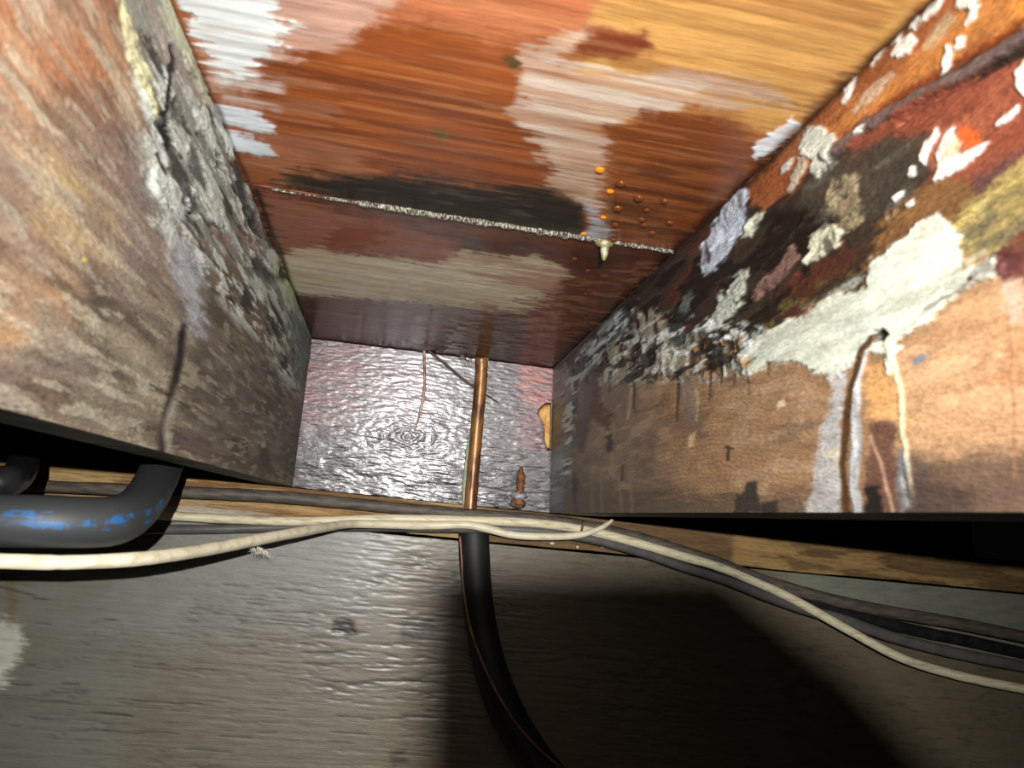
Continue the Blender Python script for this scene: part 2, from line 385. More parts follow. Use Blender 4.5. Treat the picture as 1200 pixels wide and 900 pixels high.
# ------------------------------------------------------------ left joist
def lj_fn(Y, Vv):
    a = edge(TL, nTL, Y); b = edge(BL, nBL, Y); a[:, 2] -= .0008
    return a+(b-a)*Vv[:, None]
ysj = depth_rows(min(TL[1], BL[1])-.003, CY+.17, 420, YN, 6)
lj = Face(ysj, np.linspace(0, 1, 300), lj_fn, 'u', (152, 120, 98), 0.6)
J = lj
J.blob([(-60, -60), (140, -60), (150, 60), (120, 120), (60, 140), (-60, 100)], (178, 118, 84), 25, 18, 30)
J.blob([(100, -20), (138, -10), (145, 40), (120, 60), (90, 30)], (176, 98, 66), 12, 8, 15)
J.mottle([(-60, -60), (150, -60), (170, 200), (-60, 350)], (196, 150, 116), .56, (12, 60), 15, 10, .7)
J.mottle([(-60, -60), (150, -60), (170, 200), (-60, 350)], (124, 84, 66), .6, (14, 80), 15, 10, .6)
J.blob([(60, 190), (110, 220), (150, 270), (145, 320), (90, 300), (40, 250)], (205, 170, 122), 22, 12, 24, alpha=.8)
J.blob([(-60, 330), (60, 330), (60, 420), (-60, 420)], (190, 142, 104), 30, 12, 24, alpha=.8)
J.blob([(150, 160), (180, 150), (215, 330), (170, 360), (140, 300)], (132, 112, 108), 18, 10, 24, alpha=.8)
J.blob([(110, 340), (240, 300), (350, 420), (345, 570), (180, 525), (60, 460)], (112, 98, 82), 25, 14, 20, alpha=.9)
J.blob([(240, 320), (290, 315), (340, 380), (352, 480), (345, 560), (250, 545), (225, 450)], (96, 82, 67), 14, 10, 20, alpha=.85)
J.blob([(-60, 420), (70, 435), (130, 460), (120, 500), (-60, 480)], (102, 80, 68), 14, 12, 18, alpha=.8)
J.mottle([(60, 300), (340, 330), (345, 560), (0, 480)], (150, 136, 116), .56, (14, 80), 12, 10, .6)
J.mottle([(60, 300), (340, 330), (345, 560), (0, 480)], (72, 60, 50), .63, (16, 90), 12, 10, .6)
J.mottle([(60, 380), (200, 400), (180, 520), (0, 470)], (176, 156, 136), .6, (20, 110), 12, 10, .6)
A_ = [(-80, -60), (150, -60), (200, 160), (260, 330), (345, 400), (345, 575), (-80, 480)]
J.mottle(A_, (186, 160, 138), .56, (14, 170), 10, 6, .4, wid=.06)
J.mottle(A_, (100, 80, 68), .57, (12, 150), 10, 6, .4, wid=.06)
J.mottle(A_, (206, 188, 164), .6, (40, 300), 10, 6, .5, wid=.03, h=.0004)
J.mottle(A_, (132, 110, 104), .55, (10, 40), 20, 10, .4)
J.col *= np.array([.76, .86, .87])
# grey mould towards the ceiling
J.blob([(142, -20), (205, -20), (255, 125), (292, 215), (330, 295), (350, 345), (366, 400), (352, 470), (338, 400), (300, 330), (268, 300), (235, 330), (215, 300), (190, 260), (172, 200), (165, 155), (180, 130), (150, 60)], (138, 140, 130), 7, 10, 20, rel=1.7, gloss=.75)
M_ = [(150, 30), (225, 60), (262, 130), (360, 400), (350, 470), (300, 400), (240, 330), (180, 260)]
J.mottle(M_, (120, 104, 92), .5, (10, 90), 7, 10, .6)
J.mottle(M_, (196, 202, 194), .54, (14, 130), 7, 10, .85, h=.0010, wid=.05)
J.mottle(M_, (214, 218, 208), .6, (36, 200), 7, 10, .8, h=.0008, wid=.03)
J.mottle(M_, (48, 46, 42), .61, (20, 180), 7, 10, .9, h=-.0008, wid=.03)
J.mottle([(165, 130), (250, 110), (345, 330), (300, 330), (180, 260)], (66, 64, 58), .60, (14, 75), 7, 10, .85, h=-.002)
J.mottle([(200, 180), (290, 230), (330, 300), (220, 300)], (150, 116, 104), .62, (16, 85), 7, 8, .7)
J.blob([(162, -20), (185, -20), (200, 40), (240, 110), (230, 130), (205, 90), (180, 40)], (150, 138, 130), 6, 7, 16)
J.blob([(134, -20), (142, -20), (150, 30), (170, 80), (186, 128), (181, 140), (168, 110), (146, 62), (139, 25)], (214, 214, 168), 3, 4, 6, h=.001, alpha=.95)
J.blob([(184, -20), (200, -20), (222, 50), (235, 90), (246, 122), (238, 120), (222, 80), (205, 45), (192, 25)], (205, 205, 176), 5, 5, 8, alpha=.85)
J.blob([(170, 160), (182, 150), (200, 190), (205, 230), (215, 270), (200, 300), (190, 250), (172, 215)], (196, 202, 196), 6, 7, 10, alpha=.8, h=.0008)
J.blob([(200, 260), (225, 300), (240, 350), (236, 400), (222, 380), (205, 320), (196, 290)], (178, 182, 190), 8, 8, 12, alpha=.75)
J.blob([(322, 300), (338, 318), (350, 350), (345, 362), (332, 340)], (176, 190, 140), 5, 5, 6, alpha=.8, h=.001)
J.blob([(340, 360), (358, 380), (362, 420), (352, 470), (346, 430), (340, 400)], (128, 136, 132), 5, 6, 8, alpha=.85)
J.line([(198, 55), (201, 72), (199, 100), (196, 130), (193, 150)], 6, (26, 22, 20), 2, 4, 1, h=-.0008)
J.blob([(186, 140), (196, 150), (203, 165), (200, 184), (192, 170), (188, 155)], (20, 17, 15), 2, 4, 3, h=-.0012)
J.line([(182, 180), (188, 192), (195, 204)], 6, (18, 15, 13), 2, 2, 1, h=-.001)
J.line([(138, -5), (137, 20), (140, 30)], 3, (90, 70, 40), 1.5, 1, .8)
J.blob([(253, 180), (262, 188), (266, 196), (258, 194)], (52, 48, 45), 2, 4, 2, h=-.004)
J.blob([(220, 245), (230, 250), (228, 256), (221, 254)], (26, 20, 18), 1.5, 3, 2, h=-.004)
J.line([(214, 234), (218, 242)], 4, (40, 34, 32), 1.5, 2, 1, h=-.003)
J.mottle([(270, 160), (300, 210), (330, 300), (345, 340), (330, 330), (300, 280), (275, 220)], (40, 34, 30), .5, (18, 60), 4, 6, .9, h=-.003)
J.line([(281, 190), (297, 228), (316, 268), (333, 305)], 5, (34, 27, 23), 2, 5, .9, break_=.42)
J.line([(216, 382), (212, 410), (207, 440), (200, 470), (194, 500), (190, 528)], 9, (40, 34, 30), 4, 4, .95, h=-.0006)
J.line([(215, 390), (211, 420), (206, 448)], 6, (18, 15, 13), 3, 2, .95)
J.line([(200, 535), (196, 500), (206, 470)], 8, (168, 160, 148), 5, 3, .7)
J.line([(120, 418), (150, 436), (178, 450)], 4, (170, 156, 142), 3, 2, .6)
J.line([(176, 450), (196, 462), (226, 480)], 2, (50, 42, 36), 1.2, 1, .8, h=-.0015)
J.line([(226, 480), (252, 498)], 4, (160, 150, 138), 2, 1, .6)
J.blob([(303, 522), (312, 518), (320, 535), (316, 552), (306, 545)], (80, 70, 56), 3, 3, 2, h=-.001)
J.blob([(305, 519), (311, 518), (312, 524), (306, 524)], (190, 185, 170), 1.5, 1, 1)
J.line([(345, 568), (352, 520), (358, 470), (366, 400)], 6, (58, 54, 48), 3, 1, .7)
J.blob([(96, 301), (101, 303), (100, 307), (96, 306)], (235, 205, 60), 1.5, 1, 0)
m_lj = mat_surface('weathered_joist_wood', (0.8, 0.0014), (40, 220), .1, coat=0, spec=.45, fine=(180, 900), contrast=.33)
o = lj.slab('floor_joist', m_lj, (-.038, 0, 0))
tag(o, 'weathered grey-brown floor joist on the left with mould and dark cracks along its top', 'joist')

# ------------------------------------------------------------ right joist
def rj_fn(Y, Vv):
    a = edge(TR, nTR, Y); b = edge(BR, nBR, Y); a[:, 2] -= .0008
    return a+(b-a)*Vv[:, None]
ysr = depth_rows(min(TR[1], BR[1])-.003, CY+.16, 480, YN, 6)[::-1]
rj = Face(ysr, np.linspace(0, 1, 340), rj_fn, 'u', (146, 112, 80), 0.5)
J = rj
J.blob([(640, 420), (760, 420), (820, 620), (640, 620)], (128, 106, 88), 30, 10, 20)
J.blob([(760, 430), (960, 430), (960, 590), (780, 600)], (164, 126, 92), 30, 10, 20, alpha=.8)
J.mottle([(660, 440), (960, 430), (960, 600), (660, 600)], (182, 150, 118), .58, (22, 110), 12, 8, .5)
J.mottle([(660, 440), (960, 430), (960, 600), (660, 600)], (96, 76, 62), .6, (18, 90), 12, 8, .5)
J.blob([(1030, 450), (1100, 360), (1180, 310), (1300, 300), (1300, 580), (1120, 560), (1060, 530)], (186, 144, 106), 16, 12, 20)
J.blob([(1010, 430), (1050, 420), (1060, 490), (1020, 490)], (206, 155, 100), 8, 6, 8)
J.mottle([(1050, 400), (1250, 330), (1250, 560), (1060, 540)], (172, 122, 84), .55, (18, 60), 14, 8, .7)
J.mottle([(1050, 400), (1250, 330), (1250, 560), (1060, 540)], (226, 182, 140), .62, (25, 90), 10, 8, .5)
J.blob([(1040, 545), (1120, 530), (1200, 520), (1300, 500), (1300, 640), (1020, 640)], (92, 72, 60), 22, 12, 14, alpha=.92)  # dirt band along the lower edge, with the shadow gradient there painted in
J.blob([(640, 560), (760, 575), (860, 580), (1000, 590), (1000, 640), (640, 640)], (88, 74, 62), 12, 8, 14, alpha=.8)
# growth rings on the lower face
reg = np.nonzero((J.px[:, 0] > 740) & (J.px[:, 0] < 1000) & (J.px[:, 1] > 410) & (J.px[:, 1] < 610))[0]
x, y = J.px[reg, 0], J.px[reg, 1]
yy = y+7*np.sin((x-790)/38)+10*ss(880, 950, x)*(y-560)/-60+(fbm(x/40, y/40, 2)-.5)*14
ringm = (0.5+0.5*np.sin(yy*1.25))*ss(740, 790, x)*ss(965, 925, x)*ss(420, 450, y)*ss(605, 585, y)
J.col[reg] *= (1-.20*ringm)[:, None]
# the rotten upper half
J.blob([(636, 425), (700, 372), (790, 290), (880, 205), (960, 130), (1100, -20), (1260, -150), (1300, -150), (1300, 280), (1180, 305), (1100, 262), (1060, 290), (1025, 325), (1010, 340), (965, 358), (930, 378), (905, 400), (880, 425), (840, 440), (800, 442), (770, 432), (740, 436), (705, 440), (690, 470), (668, 500), (650, 560), (640, 560)], (52, 40, 31), 5, 9, 8, gloss=.4, rel=1.5)
J.mottle([(800, 300), (900, 220), (1100, 200), (1050, 290), (900, 400), (760, 430)], (78, 58, 38), .58, (30, 110), 8, 8, .6, h=.001)
J.mottle([(700, 380), (880, 215), (1100, 200), (1050, 290), (900, 400), (760, 430)], (92, 44, 32), .6, (20, 70), 8, 8, .6)
J.mottle([(860, 380), (1010, 300), (1040, 260), (1000, 340), (920, 385)], (104, 90, 46), .52, (40, 90), 6, 8, .7, h=.001)
J.mottle([(700, 380), (830, 260), (1000, 230), (900, 400), (760, 430)], (16, 12, 10), .49, (24, 90), 8, 8, .9, h=-.002)
J.blob([(875, 225), (930, 160), (1000, 88), (1090, -10), (1260, -90), (1230, 10), (1205, 28), (1125, 72), (1040, 122), (990, 160), (955, 190), (925, 225), (890, 250)], (148, 84, 46), 4, 5, 10, gloss=.4)
J.blob([(965, 165), (1000, 120), (1060, 80), (1110, 20), (1260, -90), (1230, 5), (1125, 66), (1040, 115), (1000, 145)], (196, 126, 66), 8, 6, 14)
J.mottle([(875, 225), (1000, 88), (1210, -50), (1190, 30), (960, 185)], (160, 92, 44), .56, (16, 70), 8, 6, .7)
J.blob([(1180, 10), (1260, -60), (1260, -10), (1200, 28)], (225, 140, 66), 8, 5, 8)
J.line([(1260, -25), (1190, 30), (1125, 72), (1040, 122), (985, 162)], 6, (132, 58, 26), 2.5, 3, .8, h=-.001)
J.line([(1270, -5), (1200, 42), (1140, 80), (1085, 108), (1045, 130), (1010, 152), (975, 180)], 13, (112, 92, 88), 3.5, 5, .95, h=.003, gloss=.4)
J.line([(1270, 12), (1205, 58), (1145, 92), (1090, 118), (1055, 145)], 5, (52, 36, 30), 3, 4, .8, h=-.003)
J.blob([(1000, 165), (1060, 128), (1120, 98), (1210, 60), (1300, 20), (1300, 150), (1205, 185), (1150, 232), (1112, 238), (1086, 215), (1098, 178), (1080, 150), (1040, 172), (985, 215)], (138, 72, 52), 7, 8, 14, gloss=.45)
J.mottle([(1060, 130), (1260, 40), (1260, 170), (1110, 230)], (176, 100, 72), .56, (18, 60), 8, 8, .7)
J.mottle([(960, 210), (1120, 98), (1180, 90), (1080, 160)], (92, 52, 40), .54, (18, 60), 8, 8, .8)
J.blob([(1140, 210), (1205, 175), (1150, 245), (1130, 240)], (92, 60, 56), 7, 6, 6)
J.blob([(945, 215), (1000, 178), (1050, 165), (1088, 165), (1085, 200), (1065, 235), (1010, 262), (950, 255), (930, 235)], (66, 60, 50), 9, 8, 12, alpha=.9)
J.mottle([(945, 215), (1080, 165), (1060, 240), (940, 255)], (100, 98, 86), .56, (22, 80), 8, 8, .6)
J.blob([(1040, 262), (1085, 215), (1110, 208), (1130, 212), (1140, 235), (1120, 262), (1080, 262), (1030, 300), (1010, 315)], (122, 86, 52), 6, 8, 14)
J.blob([(1112, 268), (1130, 240), (1160, 222), (1200, 185), (1300, 140), (1300, 250), (1200, 275), (1165, 300), (1130, 298)], (166, 144, 88), 5, 8, 10, rel=1.6)
J.mottle([(1112, 268), (1160, 222), (1280, 150), (1260, 260), (1140, 298)], (206, 184, 116), .54, (22, 80), 6, 6, .8, h=.001)
J.mottle([(1125, 290), (1150, 240), (1280, 190), (1260, 260), (1140, 298)], (98, 92, 72), .55, (22, 80), 6, 6, .8)
J.blob([(1200, 265), (1300, 230), (1300, 330), (1170, 330), (1175, 300)], (112, 66, 52), 6, 6, 8)
# white scale
J.blob([(860, 432), (866, 415), (885, 400), (905, 384), (922, 374), (940, 372), (962, 355), (985, 345), (1018, 338), (1020, 312), (1048, 288), (1080, 262), (1098, 253), (1112, 264), (1128, 282), (1130, 305), (1168, 299), (1174, 322), (1142, 330), (1116, 348), (1092, 374), (1070, 388), (1054, 400), (1050, 425), (1044, 440), (1036, 410), (1012, 412), (1000, 432), (975, 448), (955, 440), (930, 422), (905, 426), (880, 438)], (204, 206, 188), 3.5, 7, 6, gloss=.6, h=.0012, rel=.7)
J.mottle([(870, 420), (960, 360), (1040, 300), (1100, 260), (1120, 300), (1050, 390), (960, 430)], (192, 198, 188), .55, (25, 90), 5, 6, .6)
J.mottle([(1070, 385), (1095, 345), (1160, 300), (1172, 320), (1110, 350)], (110, 100, 92), .55, (45, 130), 3, 4, .8)
J.blob([(940, 368), (950, 356), (956, 360), (950, 372)], (128, 58, 34), 2, 3, 2)
J.blob([(1120, 322), (1140, 310), (1150, 306), (1130, 304), (1126, 315)], (150, 112, 60), 3, 3, 3)
J.blob([(1135, 325), (1142, 322), (1144, 328), (1137, 330)], (70, 40, 36), 1.5, 1, 1)
J.blob([(1168, 300), (1176, 290), (1200, 296), (1200, 325), (1188, 318), (1176, 332), (1170, 318)], (86, 46, 44), 3, 3, 3)
J.line([(1192, 330), (1180, 360), (1184, 400), (1186, 450), (1190, 560)], 3, (150, 104, 74), 2, 3, .7)
J.blob([(1174, 330), (1200, 330), (1200, 380), (1182, 380)], (196, 170, 150), 5, 5, 5, alpha=.7)
# drips under the knot hole
J.blob([(976, 442), (990, 440), (986, 480), (984, 540), (986, 602), (945, 602), (952, 560), (962, 510), (972, 480)], (176, 174, 172), 4, 5, 4, alpha=.9, var=.3)
J.mottle([(950, 540), (985, 520), (986, 600), (946, 600)], (206, 190, 162), .5, (30, 60), 4, 5, .7)
J.line([(1016, 404), (1010, 425), (1004, 455), (1004, 500), (1000, 540), (1001, 570), (1006, 602)], 9, (202, 204, 204), 3, 3, .9, h=.0008)
J.line([(1003, 470), (1008, 520), (1004, 560), (1008, 600)], 5, (120, 124, 130), 2.5, 3, .7)
J.line([(1042, 402), (1048, 430), (1056, 460), (1058, 505), (1062, 540), (1068, 580)], 6, (222, 208, 172), 2.5, 3, .9, h=.0006)
J.blob([(1018, 500), (1030, 490), (1048, 498), (1052, 560), (1050, 602), (1014, 602), (1016, 550)], (98, 66, 54), 4, 4, 4, alpha=.92)
J.blob([(1014, 572), (1030, 565), (1034, 602), (1012, 602)], (26, 22, 19), 3, 4, 2)
J.line([(1020, 510), (1032, 540), (1040, 575), (1046, 598)], 4, (190, 150, 122), 2, 2, .8)
J.blob([(1054, 525), (1066, 545), (1070, 590), (1056, 602), (1052, 560)], (110, 114, 120), 4, 4, 3, alpha=.9)
J.line([(1058, 560), (1064, 592)], 6, (186, 180, 172), 3, 2, .8)
J.blob([(1070, 530), (1090, 545), (1086, 600), (1072, 602)], (80, 66, 60), 5, 5, 3, alpha=.7)
J.line([(1026, 394), (1014, 410), (1004, 432), (994, 462), (990, 500), (986, 545), (992, 604)], 8, (78, 50, 24), 2, 2.5, 1, h=-.0003)
J.blob([(1024, 388), (1036, 386), (1042, 392), (1038, 400), (1028, 400)], (28, 19, 15), 1.8, 2, 1, h=-.004)
J.blob([(1068, 424), (1076, 416), (1088, 416), (1082, 424), (1070, 430)], (120, 120, 124), 2.5, 2, 2)
J.blob([(910, 472), (918, 468), (920, 476), (912, 480)], (225, 200, 165), 2, 2, 1)
J.line([(850, 524), (860, 526)], 3, (60, 44, 30), 1, 1, .9); J.line([(853, 524), (853, 538)], 4, (60, 44, 30), 1, 1, .9)
J.blob([(874, 564), (888, 564), (890, 598), (870, 600)], (54, 47, 40), 2.5, 3, 1)
J.blob([(862, 580), (872, 582), (874, 604), (860, 604)], (54, 47, 40), 2.5, 3, 1)
J.blob([(892, 590), (910, 586), (912, 604), (892, 604)], (52, 45, 38), 3, 3, 1)
J.blob([(1062, 560), (1140, 575), (1140, 606), (1062, 606)], (60, 48, 42), 9, 8, 3, alpha=.7)
# patches among the rot
for poly, c in [
    ([(818, 312), (821, 292), (838, 262), (848, 240), (870, 218), (876, 226), (872, 262), (862, 288), (846, 302), (832, 318), (822, 322)], (196, 202, 214)),
    ([(872, 276), (878, 255), (890, 246), (893, 252), (882, 274)], (200, 198, 178)),
    ([(938, 168), (948, 150), (962, 148), (984, 165), (982, 188), (962, 212), (954, 208), (952, 186), (940, 182)], (206, 206, 192)),
    ([(925, 205), (945, 178), (950, 190), (930, 225), (924, 222)], (176, 160, 140)),
    ([(918, 196), (928, 188), (926, 200), (918, 208)], (204, 200, 188)),
    ([(838, 372), (842, 350), (856, 325), (872, 320), (875, 345), (866, 362), (850, 374)], (192, 194, 178)),
    ([(880, 348), (898, 322), (925, 288), (933, 304), (926, 320), (904, 336), (888, 352)], (122, 92, 82)),
    ([(940, 306), (946, 278), (962, 264), (988, 262), (992, 272), (976, 290), (956, 302), (944, 310)], (212, 210, 182)),
    ([(790, 372), (800, 345), (812, 335), (806, 356), (796, 376)], (100, 104, 100)),
    ([(770, 420), (782, 384), (792, 372), (800, 384), (794, 420), (786, 436)], (160, 176, 172)),
    ([(806, 400), (820, 382), (836, 375), (836, 392), (820, 402), (806, 408)], (150, 140, 122)),
    ([(862, 420), (878, 400), (890, 380), (896, 384), (884, 412), (870, 432)], (150, 164, 166))]:
    J.blob(poly, c, 2.2, 5, 4, gloss=.55, h=.0012, var=.35, break_=.3, bs=(80, 60))
J.mottle([(818, 312), (838, 262), (872, 220), (876, 250), (846, 302)], (88, 72, 82), .56, (110, 40), 3, 3, .75)
J.mottle([(840, 372), (990, 262), (1000, 290), (880, 352)], (40, 28, 22), .6, (110, 30), 4, 3, .8)
J.blob([(700, 442), (704, 415), (716, 396), (732, 396), (746, 372), (762, 360), (778, 368), (786, 392), (800, 410), (830, 410), (866, 400), (880, 392), (870, 430), (840, 446), (800, 446), (765, 440), (742, 452), (715, 448)], (158, 146, 128), 3.5, 9, 4, h=.001, break_=.42, bs=(90, 45), rel=1.5)
J.mottle([(700, 400), (880, 390), (880, 440), (700, 450)], (206, 206, 196), .58, (110, 60), 4, 6, .8, h=.001)
J.mottle([(800, 405), (900, 385), (880, 440), (800, 445)], (186, 140, 84), .6, (90, 90), 4, 6, .8)
J.mottle([(730, 395), (900, 380), (880, 440), (740, 440)], (34, 28, 24), .6, (100, 50), 4, 6, .85, h=-.0015)
for x0, y0, y1, wd in [(745, 396, 478, 8), (795, 436, 495, 6), (768, 405, 425, 5), (833, 428, 470, 5), (846, 430, 452, 4), (878, 425, 462, 3), (716, 428, 458, 5), (862, 430, 452, 3), (900, 425, 440, 3), (825, 432, 450, 3)]:
    J.line([(x0, y0), (x0-1, (y0+y1)/2), (x0-2, y1)], wd, (48, 30, 18), 1.6, 2.5, .95, h=-.0006, taper=True)
J.line([(742, 440), (738, 470), (735, 490)], 3, (186, 156, 120), 1.2, 1.5, .8)
J.line([(705, 462), (712, 490), (716, 520), (720, 560)], 3, (160, 138, 100), 1.5, 2, .7)
J.line([(815, 455), (818, 478), (816, 492)], 4, (200, 170, 130), 1.5, 1.5, .7)
J.blob([(808, 510), (816, 505), (812, 522), (806, 526)], (208, 172, 130), 2, 2, 1)
J.blob([(800, 430), (815, 440), (818, 490), (812, 506), (798, 480)], (124, 108, 100), 4, 5, 3, alpha=.7)
# dark wet corner against the back board
J.blob([(640, 432), (690, 385), (730, 350), (738, 380), (712, 408), (700, 430), (680, 455), (668, 500), (662, 560), (656, 612), (636, 612)], (72, 74, 70), 4, 6, 4, gloss=.35, rel=1.6)
J.mottle([(660, 430), (720, 370), (738, 378), (690, 430), (668, 470), (662, 430)], (200, 204, 196), .57, (120, 60), 3, 4, .85, h=.0012)
J.mottle([(655, 445), (730, 365), (738, 385), (668, 480), (662, 540)], (14, 13, 12), .55, (100, 50), 3, 4, .85, h=-.001)
J.blob([(672, 470), (690, 440), (706, 418), (712, 426), (705, 440), (701, 468), (712, 480), (716, 500), (700, 480), (690, 500), (682, 530), (670, 520), (664, 500)], (66, 48, 46), 4, 5, 3)
J.blob([(700, 470), (712, 490), (718, 508), (710, 500), (690, 486)], (96, 48, 26), 3, 3, 3)
J.blob([(709, 512), (717, 508), (719, 528), (713, 532)], (40, 34, 28), 2, 2, 1)
J.blob([(669, 562), (677, 560), (678, 574), (672, 578)], (38, 28, 20), 2, 3, 1)
J.line([(673, 556), (674, 580), (677, 604)], 4, (40, 30, 22), 1.5, 2, .9)
E_ = [(650, 432), (690, 392), (735, 350), (745, 378), (715, 410), (690, 440), (680, 470), (672, 520), (662, 575), (644, 575)]
J.mottle(E_, (20, 20, 20), .5, (22, 90), 3, 4, .9, h=-.0008)
J.mottle([(660, 440), (690, 395), (740, 350), (742, 376), (700, 420), (676, 460), (668, 560), (658, 560)], (196, 204, 200), .57, (26, 190), 2.5, 4, .95, h=.0015, wid=.03)
J.mottle([(644, 450), (664, 440), (660, 600), (644, 600)], (104, 106, 100), .5, (20, 110), 3, 3, .8)
J.mottle([(700, 400), (790, 365), (900, 385), (880, 445), (700, 450)], (212, 212, 204), .58, (38, 190), 4, 5, .85, h=.001, wid=.03)
J.mottle([(700, 400), (790, 365), (900, 385), (880, 445), (700, 450)], (26, 21, 18), .57, (32, 150), 4, 5, .9, h=-.0008, wid=.03)
J.mottle([(860, 432), (880, 400), (960, 350), (1100, 255), (1170, 300), (1060, 400), (960, 440)], (168, 168, 152), .56, (26, 130), 4, 5, .6, wid=.04)
for xx in (692, 703, 725, 738): J.line([(xx, 555), (xx+3, 600)], 3, (142, 126, 104), 1.5, 2, .6)
J.line([(730, 545), (729, 562)], 3, (58, 42, 30), 1.2, 1, .8)
# pale flakes on the orange strip and above
for poly in ([(1046, 67), (1053, 47), (1068, 38), (1073, 48), (1066, 64), (1054, 69)], [(1020, 79), (1030, 60), (1041, 52), (1036, 66), (1026, 78)],
             [(1080, 26), (1086, 10), (1100, -4), (1107, -4), (1099, 14), (1086, 25)], [(1066, 35), (1078, 17), (1081, 25), (1072, 38)],
             [(1120, 8), (1126, -6), (1150, -6), (1143, 8), (1130, 9)], [(1140, 4), (1148, 6), (1144, 20), (1132, 30), (1139, 14)],
             [(1119, 60), (1125, 46), (1132, 44), (1130, 56)], [(1103, 88), (1104, 70), (1108, 51), (1114, 56), (1114, 74), (1108, 86)],
             [(984, 120), (992, 102), (1003, 89), (1002, 106), (992, 122)], [(1007, 156), (1013, 148), (1018, 147), (1014, 155)],
             [(1044, 52), (1056, 40), (1060, 36), (1052, 50)], [(1095, 212), (1100, 196), (1098, 182), (1112, 152), (1118, 146), (1122, 150), (1116, 176), (1128, 178), (1150, 170), (1162, 166), (1150, 180), (1130, 196), (1112, 206)],
             [(1165, 152), (1174, 138), (1192, 124), (1192, 132), (1178, 148)], [(1192, 105), (1190, 86), (1200, 70), (1214, 66), (1214, 104), (1204, 116)],
             [(1078, 190), (1086, 168), (1098, 150), (1100, 158), (1090, 178), (1084, 194)], [(1046, 232), (1060, 224), (1062, 230), (1050, 238)], [(1066, 205), (1070, 196), (1074, 198), (1070, 208)],
             [(1064, 240), (1070, 234), (1072, 242), (1066, 245)]):
    J.blob(poly, (232, 226, 214), 1.8, 3, 3, gloss=.6, h=.0012, var=.15)
J.blob([(1084, 55), (1096, 30), (1112, 12), (1118, 26), (1104, 46), (1090, 60)], (196, 172, 136), 4, 4, 4, alpha=.75)
J.blob([(1000, 128), (1014, 104), (1026, 98), (1044, 88), (1036, 104), (1024, 124), (1008, 134)], (206, 176, 150), 4, 6, 4, alpha=.8, break_=.4)
J.blob([(1128, 148), (1150, 150), (1146, 168), (1132, 174), (1124, 164)], (204, 92, 36), 5, 4, 3)
J.blob([(1106, 186), (1118, 158), (1126, 168), (1122, 184)], (232, 190, 150), 3, 4, 3)
J.mottle([(935, 215), (1000, 200), (1070, 240), (1000, 275)], (168, 150, 118), .63, (50, 70), 6, 6, .8, h=.001)
J.line([(648, 431), (720, 366), (865, 222), (930, 160), (1095, 0)], 8, (30, 18, 14), 4, 3, .8)
J.col *= np.array([.93, .96, .98])
m_rj = mat_surface('rotted_joist_wood', (0.8, 0.0015), (40, 200), .12, coat=.12, spec=.5, fine=(180, 900), contrast=.33)
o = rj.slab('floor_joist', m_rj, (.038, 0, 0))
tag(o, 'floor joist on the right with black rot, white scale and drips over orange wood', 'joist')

# ------------------------------------------------------------ back board
def bb_fn(X, Vv):
    a = TL+(TR-TL)*X[:, None]; b = BL+(BR-BL)*X[:, None]
    a = a+np.array([0, 0, -.0012])
    return a+(b-a)*Vv[:, None]
bb = Face(np.r_[np.linspace(-1.9, -.02, 5), np.linspace(0, 1, 330), np.linspace(1.02, 2.9, 5)], np.linspace(0, 1, 200), bb_fn, 'u', (66, 54, 58), .24)
J = bb
J.blob([(340, 400), (430, 405), (440, 450), (400, 500), (350, 510)], (104, 46, 45), 18, 10, 10, alpha=.85)
J.blob([(440, 405), (500, 412), (500, 500), (440, 500)], (98, 66, 76), 20, 10, 10, alpha=.6)
J.blob([(612, 430), (650, 435), (645, 490), (620, 480), (606, 460)], (150, 68, 60), 6, 6, 10)
J.blob([(600, 480), (645, 480), (640, 530), (610, 520)], (108, 56, 58), 8, 6, 8, alpha=.8)
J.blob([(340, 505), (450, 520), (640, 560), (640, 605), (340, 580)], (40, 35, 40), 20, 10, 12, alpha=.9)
J.blob([(572, 425), (605, 430), (600, 500), (570, 480)], (66, 58, 60), 8, 6, 8)
J.blob([(490, 408), (560, 418), (556, 460), (520, 440)], (60, 50, 48), 8, 6, 8, alpha=.7)
J.mottle([(345, 400), (645, 430), (640, 600), (345, 570)], (52, 40, 44), .57, (30, 150), 8, 6, .7)
J.mottle([(345, 400), (645, 430), (640, 600), (345, 570)], (104, 84, 88), .62, (30, 180), 8, 6, .4)
reg = np.nonzero((J.px[:, 0] > 340) & (J.px[:, 0] < 660) & (J.px[:, 1] > 390) & (J.px[:, 1] < 610))[0]
x, y = J.px[reg, 0], J.px[reg, 1]
rr = np.hypot((x-478)/1.9+5*(fbm(x/14, y/14, 1)-.5), (y-512)*1.0+9*(fbm(x/16, y/9, 4)-.5))      # knot with rings
kn = np.exp(-(rr/24)**2)
J.h[reg] += .0003*np.sin(rr*.9+6*(fbm(x/9, y/9, 2)-.5))*kn
s1 = fbm(J.a[reg]*110, J.b[reg]*520, 3, 4)-.5
s2 = fbm(J.a[reg]*160, J.b[reg]*600, 5, 3)-.5
J.h[reg] += .0008*s1+.0003*s2+.0014*(fbm(J.a[reg]*30, J.b[reg]*130, 6, 3)-.5)*(.5+1.2*ss(480, 590, y))
J.line([(498, 408), (497, 450), (497, 458)], 3, (150, 128, 120), 1, .5, .6)
J.blob([(494, 452), (500, 452), (502, 470), (496, 480), (492, 476)], (112, 44, 34), 1.5, 2, 0, gloss=.5)
J.line([(494, 476), (490, 490), (487, 500), (484, 512)], 2, (60, 36, 34), 1, 1, .9)
J.line([(345, 572), (450, 582), (560, 592), (640, 601)], 5, (40, 26, 24), 2.5, 2, .9)
